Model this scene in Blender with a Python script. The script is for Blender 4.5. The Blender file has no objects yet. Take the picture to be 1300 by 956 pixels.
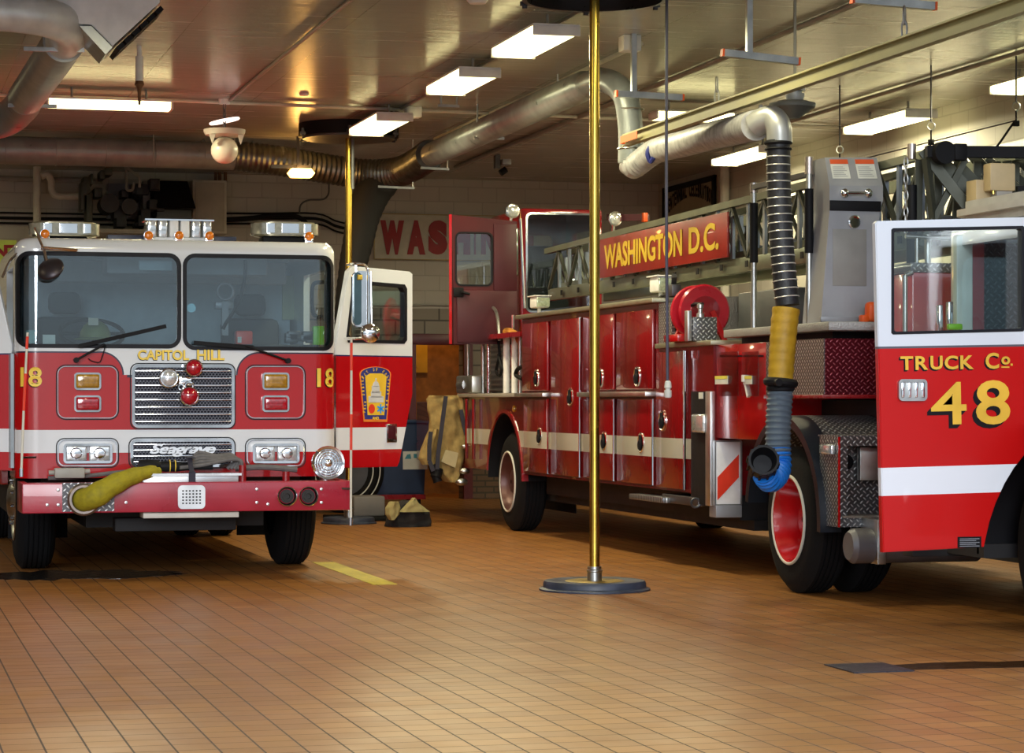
import bpy, bmesh, math, random
from mathutils import Vector, Matrix
random.seed(7)
C = bpy.context.scene.collection
PI = math.pi
# ---------------------------------------------------------------- camera
YAW = math.radians(14.73); FOC = 3100.0; EYE = 1.33; CX, HY = 650.0, 508.0
sA, cA = math.sin(YAW), math.cos(YAW)
def ray(px): t = (px-CX)/FOC; return sA+t*cA, cA-t*sA
# measured points of the photograph laid on real planes of the place (Y, X or height constant)
def FY(px, py, Y):
    a, b = ray(px); d = Y/b; return Vector((a*d, Y, EYE+(HY-py)*d/FOC))
def FX(px, py, X):
    a, b = ray(px); d = X/a; return Vector((X, b*d, EYE+(HY-py)*d/FOC))
def FZ(px, py, Z):
    a, b = ray(px); d = (Z-EYE)*FOC/(HY-py); return Vector((a*d, b*d, Z))
def RY(x0, y0, x1, y1, Y):          # -> X0, Z0(low), X1, Z1(high)
    p = FY(x0, y1, Y); q = FY(x1, y0, Y)
    return p.x, FY((x0+x1)/2, y1, Y).z, q.x, FY((x0+x1)/2, y0, Y).z
# ---------------------------------------------------------------- objects
def tag(o, label=None, cat=None, group=None, kind=None):
    if label: o['label'] = label
    if cat: o['category'] = cat
    if group: o['group'] = group
    if kind: o['kind'] = kind
    return o
def thing(name, loc, label, cat, group=None):
    o = bpy.data.objects.new(name, None); C.objects.link(o); o.location = loc
    o.empty_display_size = .1
    o['ox'] = tuple(loc)
    return tag(o, label, cat, group)
def rootloc(o):
    while o.parent: o = o.parent
    return o.location.copy()
def obj(name, bm, mats, parent=None, label=None, smooth=None, origin=None):
    """links a bmesh (world coordinates) as ONE object"""
    me = bpy.data.meshes.new(name)
    b = bm.bm if isinstance(bm, B) else bm
    sm = smooth if smooth is not None else (bm.smooth if isinstance(bm, B) else 35)
    b.normal_update()
    if sm:
        ang = math.radians(sm)
        for f in b.faces: f.smooth = True
        for e in b.edges:
            if len(e.link_faces) != 2 or e.link_faces[0].normal.angle(e.link_faces[1].normal, 0) > ang: e.smooth = False
    if parent is not None: off = rootloc(parent)
    elif origin is not None: off = Vector(origin)
    else:
        if len(b.verts):
            xs = [v.co for v in b.verts]
            off = Vector(((min(v.x for v in xs)+max(v.x for v in xs))/2, (min(v.y for v in xs)+max(v.y for v in xs))/2, min(v.z for v in xs)))
        else: off = Vector()
    bmesh.ops.translate(b, vec=-off, verts=b.verts)
    b.to_mesh(me); b.free()
    for m in (mats if isinstance(mats, (list, tuple)) else [mats]): me.materials.append(m)
    o = bpy.data.objects.new(name, me); C.objects.link(o)
    if parent is not None: o.parent = parent
    else: o.location = off
    if label: o['label'] = label
    return o
def struct(name, bm, m, origin=(0, 0, 0)): return tag(obj(name, bm, m, origin=origin), kind='structure')
def copy_tree(o, parent=None):
    c = o.copy(); C.objects.link(c); c.parent = parent
    for ch in [q for q in bpy.data.objects if q.parent == o and q is not c]: copy_tree(ch, c)
    return c
# ---------------------------------------------------------------- mesh accumulator
def rrect(u0, v0, u1, v1, r, n=5):
    r = min(r, (u1-u0)/2-1e-5, (v1-v0)/2-1e-5); pts = []
    for cx, cy, a0 in ((u1-r, v1-r, 0), (u0+r, v1-r, 90), (u0+r, v0+r, 180), (u1-r, v0+r, 270)):
        for k in range(n+1):
            a = math.radians(a0+90*k/n); pts.append((cx+r*math.cos(a), cy+r*math.sin(a)))
    return pts
def circ(u, v, r, n=32): return [(u+r*math.cos(2*PI*k/n), v+r*math.sin(2*PI*k/n)) for k in range(n)]
AX = {'x': lambda u, v, a: Vector((a, u, v)), 'y': lambda u, v, a: Vector((u, a, v)), 'z': lambda u, v, a: Vector((u, v, a))}
def frames(pts):
    n = len(pts); T = []
    for i in range(n):
        t = (pts[min(i+1, n-1)]-pts[max(i-1, 0)]); T.append(t.normalized() if t.length else Vector((0, 0, 1)))
    u = T[0].orthogonal().normalized(); out = []
    for t in T:
        u = (u-t*u.dot(t))
        u = u.normalized() if u.length > 1e-6 else t.orthogonal().normalized()
        out.append((t, u, t.cross(u)))
    return out
def smooth_path(P, n=8):
    P = [Vector(p) for p in P]
    if len(P) < 3: return P
    Q = [P[0]*2-P[1]]+P+[P[-1]*2-P[-2]]; out = []
    for i in range(1, len(Q)-2):
        p0, p1, p2, p3 = Q[i-1:i+3]
        for k in range(n):
            t = k/n; out.append(.5*((2*p1)+(p2-p0)*t+(2*p0-5*p1+4*p2-p3)*t*t+(3*p1-p0-3*p2+p3)*t**3))
    out.append(P[-1]); return out
def resample(P, step):
    out = [P[0].copy()]; acc = 0.0; L = 0
    tot = sum((P[i+1]-P[i]).length for i in range(len(P)-1)); n = max(1, round(tot/step)); st = tot/n; nxt = st; L = 0
    for i in range(len(P)-1):
        a, b = P[i], P[i+1]; l = (b-a).length
        while nxt <= L+l+1e-9 and len(out) <= n:
            out.append(a.lerp(b, (nxt-L)/l if l else 0)); nxt += st
        L += l
    return out
class B:
    def __init__(s, M=None, smooth=35): s.bm = bmesh.new(); s.M = M; s.smooth = smooth; s.mi = 0
    def _add(s, verts, faces):
        if s.M is not None: verts = [s.M @ Vector(v) for v in verts]
        vs = [s.bm.verts.new(v) for v in verts]; fs = []
        for f in faces:
            try:
                F = s.bm.faces.new([vs[i] for i in f]); F.material_index = s.mi; fs.append(F)
            except ValueError: pass
        return vs, fs
    def fix(s): bmesh.ops.recalc_face_normals(s.bm, faces=s.bm.faces); return s
    def box(s, x0, x1, y0, y1, z0, z1, bev=0, seg=2):
        x0, x1 = sorted((x0, x1)); y0, y1 = sorted((y0, y1)); z0, z1 = sorted((z0, z1))
        v = [(x, y, z) for x in (x0, x1) for y in (y0, y1) for z in (z0, z1)]
        vs, fs = s._add(v, [(0, 1, 3, 2), (4, 6, 7, 5), (0, 4, 5, 1), (2, 3, 7, 6), (0, 2, 6, 4), (1, 5, 7, 3)])
        if bev:
            bev = min(bev, .49*min(x1-x0, y1-y0, z1-z0))
            r = bmesh.ops.bevel(s.bm, geom=list({e for f in fs for e in f.edges}), offset=bev, segments=seg, affect='EDGES', profile=.5)
            for f in r['faces']: f.material_index = s.mi
        return s
    def bar(s, p, q, w, h=None, up=(0, 0, 1)):
        h = h or w; p = Vector(p); q = Vector(q); t = (q-p).normalized(); up = Vector(up)
        if abs(t.dot(up)) > .99: up = Vector((0, 1, 0))
        u = t.cross(up).normalized(); v = u.cross(t)
        V = [c+u*a*w/2+v*b*h/2 for c in (p, q) for a, b in ((-1, -1), (1, -1), (1, 1), (-1, 1))]
        s._add(V, [(3, 2, 1, 0), (4, 5, 6, 7), (0, 1, 5, 4), (1, 2, 6, 5), (2, 3, 7, 6), (3, 0, 4, 7)]); return s
    def prism(s, out, axis, a0, a1, bev=0, holes=()):
        f = AX[axis]; n = len(out)
        if holes:                      # one hole, same count as the outline
            inn = holes[0]; V = [f(u, v, a) for a in (a0, a1) for u, v in out]+[f(u, v, a) for a in (a0, a1) for u, v in inn]; F = []
            for i in range(n):
                j = (i+1) % n
                F += [(i, j, n+j, n+i), (2*n+j, 2*n+i, 3*n+i, 3*n+j), (j, i, 2*n+i, 2*n+j), (n+i, n+j, 3*n+j, 3*n+i)]
            s._add(V, F); return s.fix()
        V = [f(u, v, a) for a in (a0, a1) for u, v in out]
        F = [tuple(range(n)), tuple(range(2*n-1, n-1, -1))]+[(i, n+i, n+(i+1) % n, (i+1) % n) for i in range(n)]
        vs, fs = s._add(V, F)
        bmesh.ops.recalc_face_normals(s.bm, faces=fs)
        if bev:
            es = set(fs[0].edges) | set(fs[1].edges)
            r = bmesh.ops.bevel(s.bm, geom=list(es), offset=bev, segments=2, affect='EDGES')
            for q in r['faces']: q.material_index = s.mi
        return s
    def ring(s, u0, v0, u1, v1, r, th, axis, a0, a1):
        return s.prism(rrect(u0-th, v0-th, u1+th, v1+th, r+th), axis, a0, a1, holes=[rrect(u0, v0, u1, v1, r)])
    def lathe(s, prof, c, axis, seg=32, caps=True):
        """prof: (along, radius)"""
        c = Vector(c); t = Vector(axis).normalized(); u = t.orthogonal().normalized(); w = t.cross(u); V = []; F = []
        for a, r in prof:
            for k in range(seg):
                an = 2*PI*k/seg; V.append(c+t*a+(u*math.cos(an)+w*math.sin(an))*max(r, 1e-4))
        for i in range(len(prof)-1):
            for k in range(seg):
                j = (k+1) % seg; F.append((i*seg+k, i*seg+j, (i+1)*seg+j, (i+1)*seg+k))
        if caps:
            F.append(tuple(range(seg-1, -1, -1))); F.append(tuple(range((len(prof)-1)*seg, len(prof)*seg)))
        vs, fs = s._add(V, F); bmesh.ops.recalc_face_normals(s.bm, faces=fs); return s
    def cyl(s, p, q, r, seg=20, r2=None):
        p = Vector(p); q = Vector(q); return s.lathe([(0, r), ((q-p).length, r if r2 is None else r2)], p, q-p, seg)
    def tube(s, pts, r, seg=12, sm=0, step=0, caps=True):
        P = smooth_path(pts, sm) if sm else [Vector(p) for p in pts]
        if step: P = resample(P, step)
        n = len(P); V = []; F = []
        for i, (t, u, w) in enumerate(frames(P)):
            R = r(i/(n-1), i) if callable(r) else r
            for k in range(seg):
                an = 2*PI*k/seg; V.append(P[i]+(u*math.cos(an)+w*math.sin(an))*R)
        for i in range(n-1):
            for k in range(seg):
                j = (k+1) % seg; F.append((i*seg+k, i*seg+j, (i+1)*seg+j, (i+1)*seg+k))
        if caps: F += [tuple(range(seg-1, -1, -1)), tuple(range((n-1)*seg, n*seg))]
        vs, fs = s._add(V, F); bmesh.ops.recalc_face_normals(s.bm, faces=fs); return s
    def torus(s, c, axis, R, r, seg=32, seg2=8, a0=0, a1=360):
        c = Vector(c); t = Vector(axis).normalized(); u = t.orthogonal().normalized(); w = t.cross(u)
        n = seg; P = [c+(u*math.cos(math.radians(a0+(a1-a0)*k/n))+w*math.sin(math.radians(a0+(a1-a0)*k/n)))*R for k in range(n+1)]
        return s.tube(P, r, seg2, caps=(a1-a0) < 360)
    def sphere(s, c, r, sc=(1, 1, 1), seg=24):
        n = len(s.bm.verts); c = Vector(c)
        V = []; F = []; h = seg//2
        for i in range(h+1):
            a = PI*i/h
            for k in range(seg): b = 2*PI*k/seg; V.append(c+Vector((r*sc[0]*math.sin(a)*math.cos(b), r*sc[1]*math.sin(a)*math.sin(b), r*sc[2]*math.cos(a))))
        for i in range(h):
            for k in range(seg): j = (k+1) % seg; F.append((i*seg+k, (i+1)*seg+k, (i+1)*seg+j, i*seg+j))
        vs, fs = s._add(V, F); bmesh.ops.remove_doubles(s.bm, verts=vs, dist=1e-5); return s
    def merge(s, bm2):
        me = bpy.data.meshes.new('t'); bm2.to_mesh(me); bm2.free(); n = len(s.bm.faces); nv = len(s.bm.verts)
        s.bm.from_mesh(me); bpy.data.meshes.remove(me); s.bm.verts.ensure_lookup_table(); s.bm.faces.ensure_lookup_table()
        for f in s.bm.faces[n:]: f.material_index = s.mi
        if s.M is not None: bmesh.ops.transform(s.bm, matrix=s.M, verts=s.bm.verts[nv:])
        return s
def chain(b, p, q, r=.018, th=.005):
    p = Vector(p); q = Vector(q); L = (q-p).length; n = max(2, int(L/(r*2.9))); t = (q-p).normalized(); u = t.orthogonal().normalized(); w = t.cross(u)
    for i in range(n):
        c = p.lerp(q, (i+.5)/n); s_, o_ = (u, w) if i % 2 else (w, u); h = L/n*.68
        P = [c+s_*(r*.75*math.cos(a))+t*(h*math.sin(a)) for a in [2*PI*k/10 for k in range(11)]]
        b.tube(P, th, 5, caps=False)
    return b
def boolean(A, Bs, op='DIFFERENCE'):
    def mk(b):
        me = bpy.data.meshes.new('b'); bb = b.bm if isinstance(b, B) else b
        bmesh.ops.recalc_face_normals(bb, faces=bb.faces); bb.to_mesh(me); bb.free(); o = bpy.data.objects.new('b', me); C.objects.link(o); return o
    a = mk(A); oo = [mk(x) for x in Bs]
    for x in oo:
        m = a.modifiers.new('m', 'BOOLEAN'); m.operation = op; m.object = x; m.solver = 'EXACT'
    dg = bpy.context.evaluated_depsgraph_get(); dg.update(); me = bpy.data.meshes.new_from_object(a.evaluated_get(dg))
    r = B(); r.bm.from_mesh(me); bpy.data.meshes.remove(me)
    for x in [a]+oo:
        m_ = x.data; bpy.data.objects.remove(x); bpy.data.meshes.remove(m_)
    for f in r.bm.faces: f.material_index = 0
    return r
def text_bm(txt, w, h, ext=.002, bold=0.0, shear=0.0, space=1.0, arc=None):
    """text in the XY plane fitted to width w, height h, origin at its lower left corner"""
    cu = bpy.data.curves.new('t', 'FONT'); cu.body = txt; cu.extrude = ext; cu.offset = bold; cu.shear = shear; cu.space_character = space; cu.resolution_u = 4
    o = bpy.data.objects.new('t', cu); C.objects.link(o); dg = bpy.context.evaluated_depsgraph_get(); dg.update()
    me = bpy.data.meshes.new_from_object(o.evaluated_get(dg)); bpy.data.objects.remove(o); bpy.data.curves.remove(cu)
    b = bmesh.new(); b.from_mesh(me); bpy.data.meshes.remove(me)
    xs = [v.co.x for v in b.verts]; ys = [v.co.y for v in b.verts]; x0, x1, y0, y1 = min(xs), max(xs), min(ys), max(ys)
    for v in b.verts:
        v.co.x = (v.co.x-x0)/(x1-x0)*w; v.co.y = (v.co.y-y0)/(y1-y0)*h
    bmesh.ops.remove_doubles(b, verts=b.verts, dist=1e-6)
    return b
def text_on(b, txt, p, right, up, w, h, **k):
    """adds text to accumulator b; p = lower left, right/up unit vectors"""
    right = Vector(right).normalized(); up = Vector(up).normalized(); nrm = right.cross(up)
    t = text_bm(txt, w, h, **k)
    M = Matrix((right, up, nrm)).transposed().to_4x4(); M.translation = Vector(p)
    bmesh.ops.transform(t, matrix=M, verts=t.verts); b.merge(t); return b
# ---------------------------------------------------------------- materials
MATS = {}
class X:
    """small expression wrapper over math nodes"""
    def __init__(s, nt, so): s.nt = nt; s.so = so
    def _m(s, op, *o):
        n = s.nt.nodes.new('ShaderNodeMath'); n.operation = op
        for i, v in enumerate((s,)+o):
            if isinstance(v, X): s.nt.links.new(v.so, n.inputs[i])
            else: n.inputs[i].default_value = v
        return X(s.nt, n.outputs[0])
    def __add__(s, o): return s._m('ADD', o)
    def __sub__(s, o): return s._m('SUBTRACT', o)
    def __mul__(s, o): return s._m('MULTIPLY', o)
    def __truediv__(s, o): return s._m('DIVIDE', o)
    def gt(s, o): return s._m('GREATER_THAN', o)
    def lt(s, o): return s._m('LESS_THAN', o)
    def AND(s, o): return s._m('MULTIPLY', o)
    def OR(s, o): return s._m('MAXIMUM', o)
    def floor(s): return s._m('FLOOR')
    def fract(s): return s._m('FRACT')
    def abs(s): return s._m('ABSOLUTE')
    def sqrt(s): return s._m('SQRT')
    def sin(s): return s._m('SINE')
    def mod2(s): return (s*.5).fract()*2
def nodemat(name):
    m = bpy.data.materials.new(name); m.use_nodes = True; nt = m.node_tree; p = nt.nodes['Principled BSDF']; MATS[name] = m; return m, nt, p
def coords(nt, kind='Object'):
    t = nt.nodes.new('ShaderNodeTexCoord'); s = nt.nodes.new('ShaderNodeSeparateXYZ'); nt.links.new(t.outputs[kind], s.inputs[0])
    return t.outputs[kind], X(nt, s.outputs[0]), X(nt, s.outputs[1]), X(nt, s.outputs[2])
def mixc(nt, fac, a, b):
    n = nt.nodes.new('ShaderNodeMix'); n.data_type = 'RGBA'
    if isinstance(fac, X): nt.links.new(fac.so, n.inputs[0])
    else: n.inputs[0].default_value = fac
    for i, c in ((6, a), (7, b)):
        if isinstance(c, tuple): n.inputs[i].default_value = (*c[:3], 1)
        else: nt.links.new(c, n.inputs[i])
    return n.outputs[2]
def noise(nt, vec, scale, detail=4, rough=.5, stretch=None):
    n = nt.nodes.new('ShaderNodeTexNoise'); n.inputs['Scale'].default_value = scale; n.inputs['Detail'].default_value = detail; n.inputs['Roughness'].default_value = rough
    if stretch:
        m = nt.nodes.new('ShaderNodeMapping'); m.inputs['Scale'].default_value = stretch; nt.links.new(vec, m.inputs[0]); vec = m.outputs[0]
    nt.links.new(vec, n.inputs['Vector']); return X(nt, n.outputs['Fac'])
def bump(nt, p, h, strength=.3, dist=.01):
    b = nt.nodes.new('ShaderNodeBump'); b.inputs['Strength'].default_value = strength; b.inputs['Distance'].default_value = dist
    nt.links.new(h.so, b.inputs['Height']); nt.links.new(b.outputs[0], p.inputs['Normal'])
def setp(p, color=None, rough=None, metal=None, coat=None, spec=None):
    if color: p.inputs['Base Color'].default_value = (*color, 1)
    if rough is not None: p.inputs['Roughness'].default_value = rough
    if metal is not None: p.inputs['Metallic'].default_value = metal
    if coat is not None: p.inputs['Coat Weight'].default_value = coat; p.inputs['Coat Roughness'].default_value = .04
    if spec is not None: p.inputs['Specular IOR Level'].default_value = spec
def mat(name, color, rough=.5, metal=0, coat=0, var=.12, vscale=6, bmp=0, bscale=60, spec=None):
    """plain surface with slight procedural variation"""
    if name in MATS: return MATS[name]
    m, nt, p = nodemat(name); setp(p, color, rough, metal, coat, spec)
    v, x, y, z = coords(nt); n = noise(nt, v, vscale)
    c2 = tuple(c*(1-var) for c in color); c1 = tuple(min(1, c*(1+var)) for c in color)
    nt.links.new(mixc(nt, (n-.3)*2.2, c2, c1), p.inputs['Base Color'])
    r = (n-.5)*(.25)+rough; nt.links.new(r.so, p.inputs['Roughness'])
    if bmp: bump(nt, p, noise(nt, v, bscale), bmp, .01)
    return m
def emis(name, color, strength, base=(.9, .9, .8)):
    if name in MATS: return MATS[name]
    m, nt, p = nodemat(name); setp(p, base, .4)
    p.inputs['Emission Color'].default_value = (*color, 1); p.inputs['Emission Strength'].default_value = strength
    return m
def glassm(name, tint, refl=.1, rough=.02):
    if name in MATS: return MATS[name]
    m, nt, p = nodemat(name); nt.nodes.remove(p); out = nt.nodes['Material Output']
    t = nt.nodes.new('ShaderNodeBsdfTransparent'); t.inputs[0].default_value = (*tint, 1)
    g = nt.nodes.new('ShaderNodeBsdfGlossy'); g.inputs['Roughness'].default_value = rough; g.inputs[0].default_value = (.95, .97, 1, 1)
    f = nt.nodes.new('ShaderNodeLayerWeight'); f.inputs[0].default_value = .3
    fac = X(nt, f.outputs['Fresnel'])*.8+refl
    x = nt.nodes.new('ShaderNodeMixShader'); nt.links.new(fac.so, x.inputs[0]); nt.links.new(t.outputs[0], x.inputs[1]); nt.links.new(g.outputs[0], x.inputs[2])
    nt.links.new(x.outputs[0], out.inputs[0]); return m
def diamond(name, plane, s=.045, color=(.66, .67, .68), dark=(.13, .13, .135), rough=.3, metal=.6):
    """tread plate: alternating raised lozenges"""
    m, nt, p = nodemat(name); setp(p, color, rough, metal); v, x, y, z = coords(nt)
    u, w = {'xz': (x, z), 'yz': (y, z), 'xy': (x, y)}[plane]
    a = (u+w)*(1/s); b = (u-w)*(1/s); par = (a.floor()+b.floor()).mod2().gt(.5)
    fa = a.fract()-.5; fb = b.fract()-.5
    e1 = (fa*2.1)._m('POWER', 2)+(fb*5.5)._m('POWER', 2); e2 = (fa*5.5)._m('POWER', 2)+(fb*2.1)._m('POWER', 2)
    e = par*e1+(par*-1+1)*e2; mk = (e*-1+1)._m('MAXIMUM', 0.0)
    mk = mk.sqrt()
    nt.links.new(mixc(nt, mk._m('MINIMUM', 1.0), dark, color), p.inputs['Base Color'])
    bump(nt, p, mk, .9, .004); return m
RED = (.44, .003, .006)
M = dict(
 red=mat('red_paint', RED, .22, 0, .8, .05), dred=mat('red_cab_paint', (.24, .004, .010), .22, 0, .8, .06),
 cred=mat('red_compartment_paint', (.25, .005, .008), .28, 0, .5, .08),
 inred=mat('maroon_door_lining', (.055, .002, .008), .5),
 white=mat('white_paint', (.72, .73, .76), .25, 0, .3, .03), stripe=mat('white_stripe', (.74, .75, .77), .35, 0, 0, .03),
 offw=mat('aged_white', (.62, .60, .52), .5), chrome=mat('chrome', (.82, .83, .85), .1, 1, 0, .04), steel=mat('galvanised_steel', (.50, .51, .50), .34, 1, 0, .2, 9),
 duct=mat('galvanised_duct', (.29, .32, .32), .32, .2, 0, .25, 5, .15, 30),
 alum=mat('brushed_aluminium', (.6, .61, .62), .38, 1, 0, .1), dsteel=mat('dark_steel', (.10, .10, .11), .45, .8), ladder=mat('ladder_alloy', (.20, .22, .16), .42, .7, 0, .15),
 lrung=mat('ladder_upright_alloy', (.38, .43, .50), .35, .8), black=mat('black_plastic', (.006, .006, .008), .6, spec=.2), rubber=mat('tire_rubber', (.006, .006, .007), .85, bmp=.2, spec=.2),
 gasket=mat('black_gasket', (.006, .006, .010), .5, spec=.25), brass=mat('polished_brass', (.62, .42, .075), .25, 1, 0, .12, 3),
 gold=mat('gold_lettering', (.90, .62, .07), .4), goldred=mat('gold_leaf_lettering', (.62, .42, .03), .4), amber=mat('amber_lens', (.38, .19, .01), .15, 0, .8, .3, 40), redlens=mat('red_lens', (.38, .004, .015), .12, 0, .9, .35, 45),
 clear=mat('clear_lens', (.75, .78, .80), .12, .6, .6, .25, 60), yhose=mat('yellow_hose', (.30, .25, .006), .75, 0, 0, .2, 25, .4), grayhose=mat('grey_hose', (.13, .12, .12), .7, 0, 0, .2, 20),
 tan=mat('tan_turnout_cloth', (.36, .25, .09), .9, 0, 0, .3, 14, .4, 40), tan2=mat('pale_reflective_trim', (.55, .55, .42), .6), strap=mat('dark_webbing', (.03, .03, .05), .8),
 blue=mat('navy_plastic', (.010, .028, .085), .5), paper=mat('paper_label', (.62, .64, .62), .7), orange=mat('orange_plastic', (.75, .10, .01), .45), gray=mat('grey_enamel', (.27, .28, .31), .4, .2),
 graydk=mat('dark_grey_enamel', (.10, .105, .11), .45, .2), beige=mat('beige_enamel', (.46, .40, .28), .5), pipe=mat('painted_pipe', (.33, .31, .27), .5), whitepl=mat('white_enamel', (.85, .85, .85), .4),
 globe=mat('opal_glass', (.72, .69, .58), .25), wood=mat('orange_wood', (.40, .17, .035), .55, 0, 0, .3, 8), helmet=mat('olive_helmet', (.16, .19, .05), .5), green=mat('lime_plastic', (.25, .65, .03), .4),
 seat=mat('dark_seat_cloth', (.03, .035, .045), .8), dash=mat('dark_dash', (.02, .022, .028), .6), inter=mat('grey_cab_lining', (.20, .23, .27), .7), rust=mat('rusty_iron', (.16, .07, .03), .8), signred=mat('sign_red', (.30, .006, .012), .55),
 signw=mat('sign_ground', (.50, .48, .41), .6), signy=mat('sign_lime', (.55, .70, .12), .6), skyblue=mat('bright_blue', (.02, .30, .80), .5), navy=mat('patch_navy', (.02, .03, .20), .6), porange=mat('patch_orange', (.85, .22, .02), .6), pgold=mat('patch_gold', (.80, .50, .03), .6), pwhite=mat('patch_grey', (.60, .60, .60), .6),
 tape=mat('yellow_floor_paint', (.50, .40, .03), .5, 0, 0, .3, 20), win=glassm('window_glass', (.86, .92, .92), .05), shield=glassm('windshield_glass', (.80, .88, .90), .09), grime=mat('dark_frame_metal', (.02, .02, .022), .7, .3),
 wgrn=mat('tinted_pane', (.35, .5, .47), .2), colR=mat('conduit', (.35, .34, .31), .45, .5), bhose=mat('blue_hose', (.008, .18, .70), .45), ghose=mat('blue_grey_hose', (.085, .12, .16), .6), yvinyl=mat('yellow_vinyl', (.42, .25, .010), .55, 0, 0, .15, 12, .5, 15),
 dia_xz=diamond('tread_plate_front', 'xz'), dia_yz=diamond('tread_plate_side', 'yz'), dia_xy=diamond('tread_plate_top', 'xy'), dia_dark=diamond('tread_plate_cab_back', 'xz', .05, (.10, .12, .14), (.012, .014, .018), .4),
 dia_red=diamond('tread_plate_red', 'xz', .045, (.42, .10, .13), (.12, .010, .02), .3))
# ================================================================ SETTING
YB, XL, XR, HC = 32.0, -9.0, 10.5, 4.3
def floor_mat():
    m, nt, p = nodemat('quarry_tile'); v, x, y, z = coords(nt); T = .16
    u = x*(1/T); w = y*(1/T); fu = u.fract(); fw = w.fract()
    g = (fu.lt(.05)).OR(fw.lt(.045))
    cell = nt.nodes.new('ShaderNodeCombineXYZ'); nt.links.new(u.floor().so, cell.inputs[0]); nt.links.new(w.floor().so, cell.inputs[1])
    wn = nt.nodes.new('ShaderNodeTexWhiteNoise'); nt.links.new(cell.outputs[0], wn.inputs[0]); r = X(nt, wn.outputs[0])
    big = noise(nt, v, .6, 3); fine = noise(nt, v, 40, 4)
    c = mixc(nt, r*.75+fine*.25, (.26, .098, .019), (.37, .155, .033)); c = mixc(nt, (big-.45)*1.6, c, (.23, .10, .026))
    c = mixc(nt, g, c, (.055, .030, .018)); nt.links.new(c, p.inputs['Base Color'])
    rr = (noise(nt, v, 3, 5)-.5)*.25+.36+g*.3; nt.links.new(rr.so, p.inputs['Roughness'])
    p.inputs['Specular IOR Level'].default_value = .45
    bump(nt, p, (g*-1)+(noise(nt, v, 9, 3)*.35)+r*.15, .35, .003); return m
def wall_mat(name, axis):
    m, nt, p = nodemat(name); v, x, y, z = coords(nt)
    cb = nt.nodes.new('ShaderNodeCombineXYZ'); nt.links.new((x if axis == 'x' else y).so, cb.inputs[0]); nt.links.new(z.so, cb.inputs[1])
    def br(c1, c2, mo, msz, W=.4, H=.2):
        b = nt.nodes.new('ShaderNodeTexBrick'); nt.links.new(cb.outputs[0], b.inputs[0]); b.inputs['Scale'].default_value = 1
        b.inputs['Brick Width'].default_value = W; b.inputs['Row Height'].default_value = H; b.inputs['Mortar Size'].default_value = msz
        b.inputs['Color1'].default_value = (*c1, 1); b.inputs['Color2'].default_value = (*c2, 1); b.inputs['Mortar'].default_value = (*mo, 1); return b
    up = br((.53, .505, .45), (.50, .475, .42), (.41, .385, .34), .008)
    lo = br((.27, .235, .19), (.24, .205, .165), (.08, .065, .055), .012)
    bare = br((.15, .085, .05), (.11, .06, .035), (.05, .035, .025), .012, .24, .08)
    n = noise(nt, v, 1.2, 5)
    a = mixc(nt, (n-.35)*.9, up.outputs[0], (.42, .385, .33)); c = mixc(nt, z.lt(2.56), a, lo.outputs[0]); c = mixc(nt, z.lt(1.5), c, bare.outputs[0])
    nt.links.new(c, p.inputs['Base Color']); setp(p, rough=.55); bump(nt, p, X(nt, up.outputs['Fac'])*-1, .5, .006); return m
def ceil_mat():
    m, nt, p = nodemat('gloss_painted_ceiling'); v, x, y, z = coords(nt)
    n = noise(nt, v, 1.1, 5); n2 = noise(nt, v, 3, 4, stretch=(.25, 3.5, 1))
    seam = ((x*(1/1.22)).fract().lt(.006)).OR((y*(1/2.44)).fract().lt(.003))
    c = mixc(nt, n, (.36, .355, .315), (.44, .435, .39)); c = mixc(nt, seam*.6, c, (.16, .13, .10)); nt.links.new(c, p.inputs['Base Color'])
    r = n2*.16+.17; nt.links.new(r.so, p.inputs['Roughness']); p.inputs['Specular IOR Level'].default_value = .6; p.inputs['Coat Weight'].default_value = .15; p.inputs['Coat Roughness'].default_value = .15
    bump(nt, p, n2, .35, .02); return m
MF = floor_mat(); MC = ceil_mat(); MWX = wall_mat('block_wall_back', 'x'); MWY = wall_mat('block_wall_side', 'y')
Y0 = 7.4; YF = 10.6
struct('floor', B().box(XL-.2, XR+.2, Y0, YB+.2, -.2, 0), MF)
struct('ground', B().box(-14, 24, -22, Y0, -.22, -.015), mat('apron_concrete', (.42, .41, .39), .8, bmp=.2))
struct('ceiling', B().box(XL-.2, XR+.2, YF, YB+.2, HC, HC+.25), MC)
struct('trim_2', B().box(XL-.2, XR+.2, YF-.2, YF-.001, HC-.02, HC+.6), M['whitepl'])
# right wall with a window opening high up
wx = boolean(B().box(XR, XR+.25, YF, YB, 0, HC), [B().box(XR-.2, XR+.5, 19.0, 21.9, 2.3, 3.62), B().box(XR-.2, XR+.5, 14.0, 18.5, 2.3, 3.62)])
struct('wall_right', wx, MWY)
struct('wall_left', B().box(XL-.25, XL, YF, YB, 0, HC), MWY)
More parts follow.
